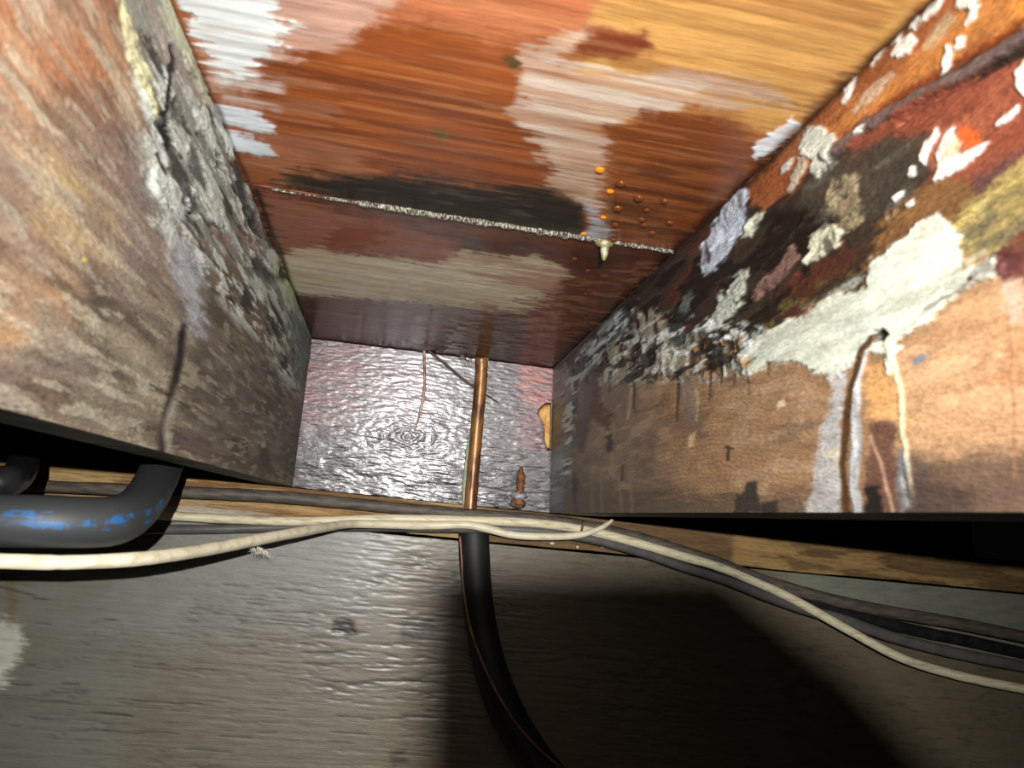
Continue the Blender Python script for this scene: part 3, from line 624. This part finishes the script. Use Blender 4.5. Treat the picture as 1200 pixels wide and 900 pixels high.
m_bb = mat_surface('wet_red_board', (0.5, 0.0008), (50, 420), .08, coat=.8, spec=.6, fine=(240, 1300), contrast=.25)
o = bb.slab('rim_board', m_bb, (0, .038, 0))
tag(o, 'wet dark reddish board closing the far end of the bay behind the copper pipe', 'board')

# ------------------------------------------------------------ sill plate under the joists
zs = float(min(BL[2], BR[2]))-.001
ybase = float(BL[1])
def sp_fn(X, Vv):
    x = -.95+2.3*X
    t = (x-BL[0])/(BR[0]-BL[0])
    top = BL[2]+(BR[2]-BL[2])*t-.0012
    z = top-.040*Vv-.0035*Vv*(fbm(x*16, x*0, 1, 4)-.3)
    return np.stack([x, np.full_like(x, -.004), z], -1)
sp = Face(np.linspace(0, 1, 700), np.linspace(0, 1, 24), sp_fn, 'u', (176, 140, 92), .6)
J = sp
J.mottle([(-100, 520), (1300, 600), (1300, 720), (-100, 660)], (118, 84, 50), .5, (8, 120), 8, 4, .85)
J.mottle([(-100, 520), (1300, 600), (1300, 720), (-100, 660)], (206, 176, 122), .6, (8, 160), 8, 4, .6)
J.mottle([(150, 588), (230, 588), (320, 604), (180, 610)], (190, 184, 170), .52, (8, 200), 6, 4, .8)
J.blob([(560, 585), (1300, 640), (1300, 720), (560, 650)], (104, 80, 52), 12, 5, 8, alpha=.85)  # right part darkened: the joist's shadow is put into the sill colour
J.mottle([(860, 620), (1300, 650), (1300, 710), (860, 680)], (168, 134, 84), .52, (9, 60), 4, 4, .8, wid=.03)
m_sill = mat_surface('rough_sill_wood', (0.9, 0.0016), (20, 260), .1, spec=.3, fine=(90, 900), contrast=.45)
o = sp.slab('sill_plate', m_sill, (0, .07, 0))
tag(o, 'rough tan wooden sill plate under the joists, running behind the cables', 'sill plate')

# ------------------------------------------------------------ lower plywood wall
def lw_fn(X, Vv):
    x = -1.0+2.4*X
    t = (x-BL[0])/(BR[0]-BL[0])
    top = BL[2]+(BR[2]-BL[2])*t-.0450
    z = top+(-.62-top)*Vv
    return np.stack([x, .001+0*x, z], -1)
lw = Face(np.linspace(0, 1, 640), np.r_[np.linspace(0, .62, 240), np.linspace(.64, 1, 6)], lw_fn, 'u', (120, 119, 107), .42)
J = lw
J.mottle([(-100, 600), (1300, 640), (1300, 1000), (-100, 1000)], (112, 109, 97), .5, (3, 30), 8, 8, .6)
J.mottle([(-100, 600), (560, 600), (560, 1000), (-100, 1000)], (128, 130, 123), .52, (5, 4), 10, 12, .7)
J.blob([(170, 760), (470, 700), (520, 1000), (120, 1000)], (112, 102, 84), 40, 16, 0, alpha=.75)
J.blob([(460, 600), (1300, 600), (1300, 1000), (440, 1000)], (104, 92, 68), 26, 14, 10, alpha=.75)
J.blob([(900, 660), (1300, 680), (1300, 800), (980, 730)], (128, 132, 118), 14, 10, 8, alpha=.8)
J.blob([(-60, 740), (10, 725), (30, 745), (20, 775), (5, 800), (-60, 830)], (205, 208, 190), 8, 10, 8, alpha=.85)
J.blob([(5, 668), (22, 668), (18, 730), (6, 728)], (112, 90, 60), 6, 4, 0, alpha=.6)
J.blob([(392, 728), (412, 726), (416, 742), (400, 748), (390, 742)], (44, 38, 30), 3, 3, 0, h=-.001)
J.line([(392, 728), (402, 724), (414, 730), (416, 742), (402, 750), (390, 744), (390, 732)], 2, (56, 48, 38), 1.5, 1.5, .8)
J.mottle([(470, 725), (510, 725), (510, 750), (470, 750)], (50, 42, 30), .5, (60, 60), 4, 4, .8)
J.blob([(455, 880), (475, 876), (478, 896), (458, 900)], (70, 62, 48), 3, 3, 2)
J.line([(0, 688), (40, 698)], 2, (50, 48, 40), 1.5, 1, .7)
rng = np.random.RandomState(3)
for i in range(46):
    x0 = rng.uniform(0, 560); y0 = rng.uniform(690, 890); l = rng.uniform(12, 55)
    J.line([(x0, y0), (x0+l, y0+l*.07)], rng.uniform(1.2, 2.4), (62, 58, 48), 1.0, 1.5, .75, h=-.0006)
J.h += .0006*(fbm(J.a*14, J.b*330, 2, 4)-.5)
f_ = fbm(J.a*7+2, J.b*95+J.a*3, 3, 5); rg = np.exp(-((f_-.5)/.018)**2)*ss(.42, .6, fbm(J.a*6, J.b*20, 5, 3))
J.h -= .0007*rg; J.col *= (1-.35*rg)[:, None]
f_ = fbm(J.a*16+5, J.b*240, 6, 4); rg = np.exp(-((f_-.5)/.03)**2)*ss(.4, .6, fbm(J.a*9, J.b*14, 1, 3))
J.h -= .0004*rg; J.col *= (1-.2*rg)[:, None]
m_lw = mat_surface('grey_painted_plywood', (0.42, 0.0007), (30, 420), .06, coat=.2, spec=.5, fine=(160, 1100), contrast=.16)
o = lw.slab('wall_lower', m_lw, (0, .02, 0)); tag(o, kind='structure')

# ------------------------------------------------------------ tubes
def catmull(P, n):
    P = np.asarray(P, float); Q = np.r_[[2*P[0]-P[1]], P, [2*P[-1]-P[-2]]]
    out = []
    for i in range(len(P)-1):
        p0, p1, p2, p3 = Q[i:i+4]
        for t in np.arange(n)/n:
            out.append(.5*((2*p1)+(-p0+p2)*t+(2*p0-5*p1+4*p2-p3)*t*t+(-p0+3*p1-3*p2+p3)*t**3))
    out.append(P[-1]); return np.array(out)
def tube(name, pts, rad, mat, seg=16, n=8, flat=1.0, parent=None, wob=0.0, seed=0, up=(0, 0, 1), caps=True, ridge=0.0, taper_end=False):
    """pts: world points; rad: radius or one per point; flat: height:depth ratio of an oval section"""
    R = np.full(len(pts), rad, float) if np.isscalar(rad) else np.array(rad, float)
    A = catmull(np.c_[np.asarray(pts), R], n); P = A[:, :3]; r = A[:, 3]
    if wob: r = r*(1+wob*(vn(np.arange(len(r))*.7, np.full(len(r), seed+.5), seed)-.5)*2)
    T = np.gradient(P, axis=0); T /= np.linalg.norm(T, axis=1)[:, None]
    u = np.array(up, float); B = np.cross(T, u); B /= np.linalg.norm(B, axis=1)[:, None]+1e-9; C = np.cross(B, T)
    th = np.linspace(0, 2*np.pi, seg, endpoint=False)
    rr = 1+ridge*np.cos(4*th)
    V = P[:, None]+r[:, None, None]*(rr*np.cos(th))[None, :, None]*C[:, None]+r[:, None, None]/flat*(rr*np.sin(th))[None, :, None]*B[:, None]
    m = len(P); V = V.reshape(-1, 3)
    I = np.arange(m*seg).reshape(m, seg); J2 = np.roll(I, -1, 1)
    Q = np.stack([I[:-1], J2[:-1], J2[1:], I[1:]], -1).reshape(-1, 4)
    V = np.r_[V, [P[0]], [P[-1]]]
    if caps:
        c0 = np.stack([I[0], np.full(seg, m*seg), np.full(seg, m*seg), J2[0]], -1)
        me_f = []
        for i in range(seg):
            me_f.append((int(I[0, i]), m*seg, m*seg, int(J2[0, i])))
        bm_faces = [list(q) for q in Q]+[[int(J2[0, i]), int(I[0, i]), m*seg] for i in range(seg)]+[[int(I[-1, i]), int(J2[-1, i]), m*seg+1] for i in range(seg)]
    else: bm_faces = [list(q) for q in Q]; V = V[:-2]
    me = bpy.data.meshes.new(name); me.from_pydata(V.tolist(), [], bm_faces)
    for p in me.polygons: p.use_smooth = True
    # running length / girth as surface coordinates
    L = np.r_[0, np.cumsum(np.linalg.norm(np.diff(P, axis=0), axis=1))]
    g = np.zeros((len(V), 3)); g[:m*seg, 0] = np.repeat(L, seg); g[:m*seg, 1] = np.tile(th/(2*np.pi), m)
    a = me.attributes.new('run', 'FLOAT_VECTOR', 'POINT'); a.data.foreach_set('vector', g.astype(np.float32).ravel())
    me.materials.append(mat)
    o = bpy.data.objects.new(name, me); col.objects.link(o)
    if parent: adopt(o, parent)
    return o
def pts(*q): return [at(*p) for p in q]
def prad(wpx, q):                        # half the width in metres that reads as wpx pixels
    P = at(*q); return wpx/2*((P-CAM)@_fw)/F

m_cream = mat_simple('cream_cable_sheath', (222, 212, 180), .45, c2=(168, 150, 112), scale=50, stretch=(1, 6, 6), bump=.5, dist=.0008, lo=.5, hi=.75)
m_white = mat_simple('white_cable_sheath', (226, 216, 190), .4, c2=(186, 168, 134), scale=40, bump=.3, stretch=(1, 3, 3), lo=.5, hi=.78)
m_old = mat_simple('weathered_grey_sheath', (62, 59, 57), .6, c2=(94, 82, 68), scale=50, stretch=(1, 5, 5), bump=.5, dist=.0008)
m_dgrey = mat_simple('dark_grey_sheath', (82, 80, 79), .4, c2=(96, 92, 88), scale=60, bump=.25)
m_black = mat_simple('black_rubber', (26, 26, 27), .35, c2=(36, 36, 37), scale=90, bump=.2, dist=.0004)
m_foam = mat_simple('black_foam', (19, 20, 21), .6, c2=(30, 31, 32), scale=40, bump=.25, dist=.0006)
m_copper = mat_simple('tarnished_copper', (164, 118, 70), .36, metal=.3, c2=(96, 60, 44), scale=90, stretch=(1, 1, .4), bump=.35, dist=.0008, lo=.42, hi=.62)
m_verd = mat_simple('verdigris_wire', (140, 158, 146), .7, c2=(176, 168, 140), scale=120, bump=.4)
m_rust = mat_simple('rust', (92, 52, 32), .7, c2=(140, 92, 58), scale=160, bump=.6)
m_twig = mat_simple('dark_fibre', (34, 22, 18), .5, c2=(84, 60, 52), scale=120, bump=.3)
m_foamlump = mat_simple('yellow_foam', (236, 190, 116), .7, c2=(214, 150, 84), scale=140, bump=.6, dist=.002)
m_crust = mat_simple('mineral_crust', (168, 164, 142), .35, c2=(110, 104, 62), scale=160, bump=.7, dist=.002)
m_amber = mat_simple('amber_drop', (246, 168, 40), .06, c2=(236, 140, 30), scale=60, bump=0, spec=.8)
m_amber.node_tree.nodes['Principled BSDF'].inputs['Transmission Weight'].default_value = .35
m_brown = mat_simple('brown_drop', (84, 42, 14), .12, c2=(110, 58, 20), scale=60, bump=0, spec=.8)
m_brown.node_tree.nodes['Principled BSDF'].inputs['Transmission Weight'].default_value = .35

# old grey cable along the top
q = [(-60, 560, .05), (40, 569, .05), (150, 574, .045), (240, 578, .04), (320, 582, .035), (400, 589, .03), (480, 597, .028), (560, 604, .035), (640, 610, .035), (700, 619, .035), (760, 634, .036), (830, 656, .04), (900, 682, .045), (980, 704, .05), (1054, 719, .055), (1130, 732, .06), (1250, 757, .06)]
o = tube('electrical_cable', pts(*q), [prad(14, q[i]) for i in range(len(q))], m_old, 14, 8, 1.3, wob=.08, seed=1)
tag(o, 'old weathered grey cable, topmost of the bundle, running across under the board', 'cable')
# upper cream cable
q = [(-60, 598, .05), (60, 600, .05), (170, 603, .045), (260, 608, .04), (350, 611, .04), (450, 608, .043), (550, 610, .047), (625, 613, .047), (680, 620, .045), (735, 633, .045), (800, 652, .045), (850, 667, .045), (923, 699, .05), (990, 736, .055), (1054, 770, .06), (1113, 789, .06), (1171, 802, .065), (1260, 818, .07)]
o = tube('electrical_cable', pts(*q), [prad(10, q[i]) for i in range(len(q))], m_cream, 16, 8, 1.15, wob=.06, seed=2, ridge=.06)
tag(o, 'long stained cream cable crossing the whole width down to the right edge', 'cable')
# front cream cable which sags to the left
q = [(-80, 655, .49), (0, 657.5, .47), (75, 659, .45), (150, 656, .42), (205, 650, .38), (260, 641, .32), (310, 631, .26), (360, 622, .19), (405, 614.5, .11), (440, 614.5, .08), (500, 616, .062), (545, 615, .062), (575, 620.5, .062), (602, 627, .062), (640, 629, .062), (675, 627.5, .062), (698, 621.5, .06), (712, 614, .056), (718, 609, .053)]
wd = [18, 17.5, 17, 16.5, 15.5, 14, 13, 11.5, 9.5, 9, 9, 9, 9, 8.5, 8, 7.5, 6.5, 5, 3]
o = tube('electrical_cable', pts(*q), [prad(wd[i], q[i]) for i in range(len(q))], m_white, 16, 9, 1.15, wob=.05, seed=3, ridge=.05)
tag(o, 'pale cream cable sagging in front at lower left, ending in a thin tip', 'cable')
# thin pale wire below the upper cream cable
q = [(548, 612, .043), (585, 617.5, .043), (620, 620, .042), (660, 623, .04), (696, 624, .04)]
o = tube('wire', pts(*q), prad(4, q[2]), m_white, 10, 8, 1.2)
tag(o, 'thin pale wire squeezed between the two cream cables right of the black foam tube', 'wire')
# dark grey cable below
q = [(-60, 622, .03), (80, 622, .03), (175, 620.5, .028), (250, 620, .028), (330, 618, .026), (400, 617, .032), (500, 618.5, .045), (600, 620.5, .046), (680, 629, .044), (750, 647, .04), (800, 664, .04), (850, 680, .04), (900, 699, .04), (950, 716, .045), (990, 727, .05), (1054, 749, .05), (1142, 770, .055), (1250, 790, .055)]
o = tube('electrical_cable', pts(*q), [prad(11 if i < 12 else 13, q[i]) for i in range(len(q))], m_dgrey, 14, 8, 1.2, wob=.03, seed=5)
tag(o, 'smooth dark grey cable, directly under the stained cream cable', 'cable')
# black cable on the right
q = [(690, 618, .028), (760, 640, .028), (830, 662, .03), (900, 690, .035), (950, 706, .04), (1000, 721, .042), (1084, 741, .045), (1140, 752, .05), (1250, 776, .05)]
o = tube('electrical_cable', pts(*q), [prad(13, q[i]) for i in range(len(q))], m_black, 14, 8, 1.1, wob=.04, seed=6)
tag(o, 'black cable on the right between the weathered grey and the smooth grey cable', 'cable')

# copper pipe and its black foam sleeve
pr = empty('copper_pipe', tuple(at(548, 640, .03))); tag(pr, 'tarnished copper pipe rising in front of the back board, its lower end in black foam', 'pipe')
q = [(566.5, 398, .026), (564, 440, .022), (559, 500, .019), (554, 560, .018), (551.5, 592, .018), (550, 640, .018)]
P0 = pts(*q); P0[0][2] = min(P0[0][2], TL[2]+.001)
tube('pipe_run', P0, prad(15, q[3]), m_copper, 20, 10, parent=pr, wob=.03, seed=4)
q = [(555, 612, .020), (556, 650, .021), (559, 690, .022), (564, 730, .023), (573, 775, .025), (590, 825, .027), (615, 872, .03), (650, 920, .033), (700, 965, .036)]
fw_ = [36, 36, 35, 35, 37, 40, 42, 44, 46]
tube('foam_sleeve', pts(*q), [prad(fw_[i], q[i]) for i in range(len(q))], m_foam, 24, 8, parent=pr, wob=.02, seed=7)
q = [(539, 628, .030), (541, 655, .034), (543, 690, .038), (551, 735, .043), (567, 780, .048), (590, 825, .051), (622, 868, .055), (668, 908, .059), (720, 945, .062)]
o = tube('wire', pts(*q), prad(2.6, q[3]), mat_simple('brown_wire', (150, 108, 92), .4, c2=(110, 76, 60), scale=60, bump=.1), 10, 8)
tag(o, 'thin brownish wire lying along the black foam sleeve', 'wire')
q = [(556, 470, .013), (553, 500, .013), (548, 530, .012), (545, 560, .012), (543.5, 592, .012)]
o = tube('wire', pts(*q), [prad(v, q[2]) for v in (2, 3, 4.5, 5, 5)], m_verd, 10, 8, wob=.2, seed=3)
tag(o, 'pale green corroded wire just left of the copper pipe', 'wire')
q = [(571, 412, .02), (570, 425, .02), (569, 440, .02)]
o = tube('splinter', [at(*p) for p in q], [prad(4, q[1]), prad(4, q[1]), prad(1, q[1])], m_white, 8, 6)
tag(o, 'short pale splinter behind the top of the copper pipe, right side', 'splinter')

# small things on the back board
def onb(*q): return [at_board(*p) for p in q]
o = tube('wire', onb((497, 405, .004), (497.5, 430, .004), (497.5, 455, .003), (494, 475, .003), (489, 495, .0028), (485, 508, .0028)), [.0019, .0018, .0016, .0018, .001, .0005], mat_simple('pale_rusty_wire', (178, 160, 146), .4, c2=(120, 62, 44), scale=60, bump=.3), 8, 8)
tag(o, 'thin pale wire hanging down the back board left of the copper pipe', 'wire')
o = tube('rootlet', onb((498, 408, .006), (520, 425, .006), (545, 446, .006), (575, 466, .004), (585, 472, .003)), [.002, .0018, .0016, .0011, .0005], m_twig, 8, 8)
tag(o, 'longest dark fibre slanting behind the copper pipe from the wire top', 'fibre')
o = tube('rootlet', onb((508, 405, .006), (530, 410, .007), (545, 420, .006), (550, 428, .004)), [.0009, .0013, .0011, .0005], mat_simple('pale_fibre', (150, 138, 128), .3, c2=(80, 60, 50), scale=100, bump=.3), 8, 8)
tag(o, 'short pale curved fibre at the board top left of the copper pipe', 'fibre')
o = tube('rootlet', onb((546, 409, .006), (553, 415, .006), (560, 424, .006)), [.0011, .001, .0006], m_twig, 8, 8)
tag(o, 'short dark fibre touching the top of the copper pipe', 'fibre')

def lump(name, center, rad, mat, seed=0, amp=.3, n=3, freq=60, parent=None):
    bm = bmesh.new(); bmesh.ops.create_icosphere(bm, subdivisions=n, radius=1)
    for v in bm.verts:
        d = v.co.normalized(); x, y, z = d*3
        f = 1+amp*2*(float(fbm(np.array([x*1.7+seed*7]), np.array([y*1.7+z*1.3]), seed)[0])-.5)
        v.co = Vector([center[i]+d[i]*rad[i]*f for i in range(3)])
    me = bpy.data.meshes.new(name); bm.to_mesh(me); bm.free()
    for p in me.polygons: p.use_smooth = True
    me.materials.append(mat); o = bpy.data.objects.new(name, me); col.objects.link(o)
    if parent: adopt(o, parent)
    return o
def ragged(name, poly, off, thick, mat, depthfn=at_board, seed=0, parent=None):
    """flat crumbly piece: outline, real thickness, domed front"""
    p = np.array(poly, float); c = p.mean(0); rings = []
    rs = np.random.RandomState(seed)
    base = [depthfn(x, y, off) for x, y in p]
    mid = [depthfn(*(c+(q-c)*.8), off+thick*(.75+.3*rs.rand())) for q in p]
    inn = [depthfn(*(c+(q-c)*.4), off+thick*(.9+.3*rs.rand())) for q in p]
    top = [depthfn(*c, off+thick)]
    n = len(p); V = [list(v) for v in base+mid+inn+top]; Fc = []
    for i in range(n):
        j = (i+1) % n
        Fc += [[i, j, n+j, n+i], [n+i, n+j, 2*n+j, 2*n+i], [2*n+i, 2*n+j, 3*n]]
    Fc.append(list(range(n))[::-1])
    me = bpy.data.meshes.new(name); me.from_pydata(V, [], Fc)
    for q in me.polygons: q.use_smooth = True
    me.materials.append(mat); o = bpy.data.objects.new(name, me); col.objects.link(o)
    if parent: adopt(o, parent)
    return o
o = ragged('foam_lump', [(646, 472), (639, 472), (632, 478), (630, 484), (633, 490), (638, 494), (637, 502), (639, 512), (638, 520), (641, 528), (645, 528)], .0015, .009, m_foamlump, seed=2)
tag(o, 'yellowish lump of foam on the back board against the right joist', 'foam')
sc_ = empty('rusty_bolt', tuple(at(609, 590, .01))); tag(sc_, 'rusty bolt end with whitish crust at the foot of the back board', 'bolt')
tube('shank', [at_board(611, 548, .002), at_board(610.5, 556, .006), at_board(610, 572, .009), at_board(608, 592, .009)], [.0026, .0045, .0058, .0062], m_rust, 12, 6, parent=sc_, wob=.3, seed=8)
lump('crust', at_board(608, 581, .010), (.0098, .006, .0052), mat_simple('pale_crust', (170, 168, 186), .5, c2=(132, 124, 120), scale=160, bump=.6), 3, .35, parent=sc_)
lump('base', at_board(607, 590, .008), (.010, .006, .0062), mat_simple('greenish_rust', (110, 98, 74), .6, c2=(84, 60, 42), scale=160, bump=.6), 5, .35, parent=sc_)

# seam: raised silvery sealant bead, with a crust drip
sa, sb = at_plane(318, 222, (0, 0, 1), TL[2]-.001), at_plane(789, 295, (0, 0, 1), TR[2]-.001)
n = 60; rs = np.random.RandomState(5); bp = []; br = []
for i in range(n+1):
    t = i/n; p = sa+(sb-sa)*t; p = p+np.array([0, rs.uniform(-.0006, .0006), 0]); bp.append(p)
    br.append((.0016+.0012*rs.rand())*(1 if .2 < t < .80 else .6)*(1 if t > .12 else .45))
m_seal = mat_simple('silvery_wet_sealant', (64, 58, 48), .2, metal=.2, c2=(206, 200, 182), scale=420, stretch=(3, 1, 1), bump=1.0, dist=.003, lo=.46, hi=.62)
o = tube('sealant_bead', bp, br, m_seal, 10, 3, 1, caps=True, wob=.3, seed=2, up=(0, 0, 1)); 
tag(o, 'glistening silvery bead of sealant along the ceiling seam', 'sealant')
zc = float(TL[2]+TR[2])/2
def onc(x, y, off=0.0): return at_plane(x, y, (0, 0, 1), zc-off)
cr = empty('mineral_crust', tuple(onc(709, 288, .002))); tag(cr, 'whitish yellow crust with a small hanging tip on the seam, right part', 'crust')
lump('crust_body', onc(708, 286, .002), (.0065, .0045, .0025), m_crust, 4, .4, parent=cr)
tube('drip_tip', [onc(709, 288, .002), onc(709, 288, .002)-np.array([0, 0, .007]), onc(709, 288, .002)-np.array([0, 0, .011])], [.0034, .0024, .001], m_crust, 12, 5, parent=cr, up=(0, 1, 0))

# hanging droplets
def drop(x, y, r, mat, label, group=None):
    z = TL[2]+(TR[2]-TL[2])*.7-.0003
    c = at_plane(x, y, (0, 0, 1), z)
    bm = bmesh.new(); bmesh.ops.create_uvsphere(bm, u_segments=14, v_segments=10, radius=r*.8)
    for v in bm.verts:
        if v.co.z > 0: v.co.z *= .12
        else: v.co.z *= .6
    me = bpy.data.meshes.new('droplet'); bm.to_mesh(me); bm.free()
    for p in me.polygons: p.use_smooth = True
    me.materials.append(mat); o = bpy.data.objects.new('droplet', me); col.objects.link(o); o.location = c
    return tag(o, label, 'droplet', group)
drop(715, 224, .0030, m_amber, 'brightest amber droplet, alone above the ones by the seam')
drop(707, 254.5, .0026, m_amber, 'bright orange droplet between the brightest one and the crust')
drop(684, 274, .0028, m_amber, 'orange droplet on the white patch left of the crust')
drop(703, 199, .0036, m_amber, 'uppermost orange-brown droplet of the group')
grp = 'dull brown droplets right of the crust'
for x, y, r in [(721, 263, .0036), (719, 281, .0036), (728, 215, .004), (724, 244, .0044), (749, 232, .0044), (752, 257, .0036), (755, 264, .0032), (764, 273, .0036), (785, 261, .0034), (779, 236, .003), (758, 246, .0026)]:
    drop(x, y, r, m_brown, 'dull brown droplet hanging from the plywood to the right of the brightest one', grp)
grp = 'droplets behind the seam'
for x, y, r in [(673, 303, .003), (689, 317, .0028), (686, 344, .0026), (687, 373, .0024)]:
    drop(x, y, r, m_brown, 'small brown droplet hanging just behind the seam', grp)

# black pipe with a bend at the left
m_poly = bpy.data.materials.new('black_polyethylene'); m_poly.use_nodes = True
nt = m_poly.node_tree; N = nt.nodes; L = nt.links; b = N['Principled BSDF']; b.inputs['Roughness'].default_value = .55
A = N.new('ShaderNodeAttribute'); A.attribute_name = 'run'
sx = N.new('ShaderNodeSeparateXYZ'); L.new(A.outputs['Vector'], sx.inputs[0])
def mth(op, a, bv=None, clamp=False):
    m_ = N.new('ShaderNodeMath'); m_.operation = op; m_.use_clamp = clamp
    for i, v in enumerate([a, bv]):
        if v is None: continue
        if isinstance(v, (int, float)): m_.inputs[i].default_value = v
        else: L.new(v, m_.inputs[i])
    return m_.outputs[0]
PRINT_G = 0.235
band = mth('LESS_THAN', mth('ABSOLUTE', mth('SUBTRACT', sx.outputs['Y'], PRINT_G)), .055)
nz = N.new('ShaderNodeTexNoise'); nz.inputs['Scale'].default_value = 1; nz.inputs['Detail'].default_value = 3
mpn = N.new('ShaderNodeMapping'); mpn.inputs['Scale'].default_value = (150, 7, 1); L.new(A.outputs['Vector'], mpn.inputs[0]); L.new(mpn.outputs[0], nz.inputs['Vector'])
nz2 = N.new('ShaderNodeTexNoise'); nz2.inputs['Scale'].default_value = 1; mp2 = N.new('ShaderNodeMapping'); mp2.inputs['Scale'].default_value = (45, 12, 1); L.new(A.outputs['Vector'], mp2.inputs[0]); L.new(mp2.outputs[0], nz2.inputs['Vector'])
pm = mth('MULTIPLY', band, mth('MULTIPLY', mth('SUBTRACT', nz2.outputs['Fac'], .47), 12, True), True)
pm = mth('MULTIPLY', mth('MULTIPLY', pm, mth('MULTIPLY', mth('SUBTRACT', nz.outputs['Fac'], .44), 9, True)), .75)
mixc = N.new('ShaderNodeMix'); mixc.data_type = 'RGBA'
L.new(pm, mixc.inputs['Factor']); mixc.inputs['A'].default_value = (*lin((50, 52, 53)), 1); mixc.inputs['B'].default_value = (*lin((14, 92, 150)), 1)
L.new(mixc.outputs['Result'], b.inputs['Base Color'])
q = [(-120, 606, .46), (-40, 609, .46), (50, 611, .455), (110, 612, .44), (138, 609, .425), (158, 598, .40), (173, 580, .36), (186, 556, .30), (196, 530, .24)]
wv = [62, 62, 61, 59, 57, 52, 48, 46, 44]
o = tube('plastic_pipe', pts(*q), [prad(wv[i], q[i]) for i in range(len(q))], m_poly, 36, 10)
tag(o, 'thick black plastic pipe with blue print, bending upwards at lower left', 'pipe')
q = [(-100, 568, .36), (-20, 566, .35), (8, 564, .34), (22, 556, .31), (28, 538, .27)]
o = tube('plastic_pipe', pts(*q), [prad(v, q[i]) for i, v in enumerate([42, 40, 38, 34, 32])], m_black, 28, 8)
tag(o, 'plain black pipe end behind the printed pipe at the left edge', 'pipe')

# lint tuft on the front cable
vs, fs = [], []
rs = np.random.RandomState(11); c0 = at(306, 638, .268)
for i in range(46):
    p = c0+np.array([rs.uniform(-.007, .006), rs.uniform(-.003, .003), rs.uniform(-.006, -.002)]); d = np.array([rs.uniform(-1, 1), rs.uniform(-.6, .2), rs.uniform(-1.1, .1)])*.006
    k = len(vs); mid = p+d*.5+rs.uniform(-.0012, .0012, 3)
    for qn, wdt in ((p, .00016), (mid, .00013), (p+d, .00004)):
        for a_ in range(3):
            an = a_*2.094; vs.append(qn+np.array([math.cos(an)*wdt, math.sin(an)*wdt*.6, math.sin(an)*wdt]))
    for s_ in range(2):
        for a_ in range(3):
            b_ = (a_+1) % 3; fs.append([k+s_*3+a_, k+s_*3+b_, k+s_*3+3+b_, k+s_*3+3+a_])
me = bpy.data.meshes.new('lint_tuft'); me.from_pydata([list(map(float, v)) for v in vs], [], fs)
me.materials.append(mat_simple('lint', (196, 188, 170), .9, bump=0)); o = bpy.data.objects.new('lint_tuft', me); col.objects.link(o)
tag(o, 'small tuft of pale lint clinging under the front cream cable', 'lint', kind='stuff')
# rusty staple over the upper cream cable
o = tube('cable_staple', pts((684, 611, .046), (683.5, 614, .0535), (682, 620, .0545), (681, 626, .048)), .0014, m_rust, 8, 6)
tag(o, 'small rusty staple across the upper cream cable beside the thin tip', 'staple')
# splinters along the lower edge of the sill
ms = mat_simple('pale_splinter', (204, 200, 180), .5, c2=(150, 130, 90), scale=120, bump=.3)
for i, (x, y, l, lab) in enumerate([(648, 637, 8, 'leftmost pale paint flake under the cables, right of the foam sleeve'), (677, 641.5, 5, 'tiny pale paint flake, second from left under the cables'), (708, 641, 10, 'longest pale paint flake under the cables near the thin cable tip')]):
    o = ragged('paint_flake', [(x-l/2, y-1.8), (x, y-2.6), (x+l/2, y-1), (x+l/2-1, y+1.4), (x, y+2.2), (x-l/2, y+1)], .006, .004, ms, at, seed=i)
    tag(o, lab, 'flake')

# unseen rod and plate added behind the viewer; the plate blocks the key light
lp = empty('light_blocker', tuple(LAMP-np.array([0, .03, 0]))); tag(lp, 'added dark rod and light-blocking plate, unseen behind the viewpoint', 'light blocker')
def rodmesh(name, p, q, r, mat): return tube(name, [p, (np.array(p)+np.array(q))/2, q], r, mat, 20, 2, parent=lp, up=(0, 0, 1))
rodmesh('blocker_rod', LAMP-np.array([0, .012, 0]), LAMP-np.array([0, .11, 0]), .012, m_black)
def ldir(px, py):                        # direction from the lamp to a place on the wall
    v = at(px, py)-LAMP; return v/v[1]
dsh = .05
corners = [LAMP+ldir(490, 960)*dsh, LAMP+ldir(500, 668)*dsh, LAMP+ldir(850, 668)*dsh, LAMP+ldir(1010, 800)*dsh, LAMP+ldir(1150, 960)*dsh]
bot = [LAMP, LAMP]
V = [c for c in corners]+[c+np.array([0, .001, 0]) for c in corners]; n = 5
Fc = [list(range(n))[::-1], [n+i for i in range(n)]]+[[i, (i+1) % n, n+(i+1) % n, n+i] for i in range(n)]
me = bpy.data.meshes.new('shadow_plate'); me.from_pydata([list(map(float, v)) for v in V], [], Fc); me.materials.append(m_black)
o = bpy.data.objects.new('shadow_plate', me); col.objects.link(o); adopt(o, lp)
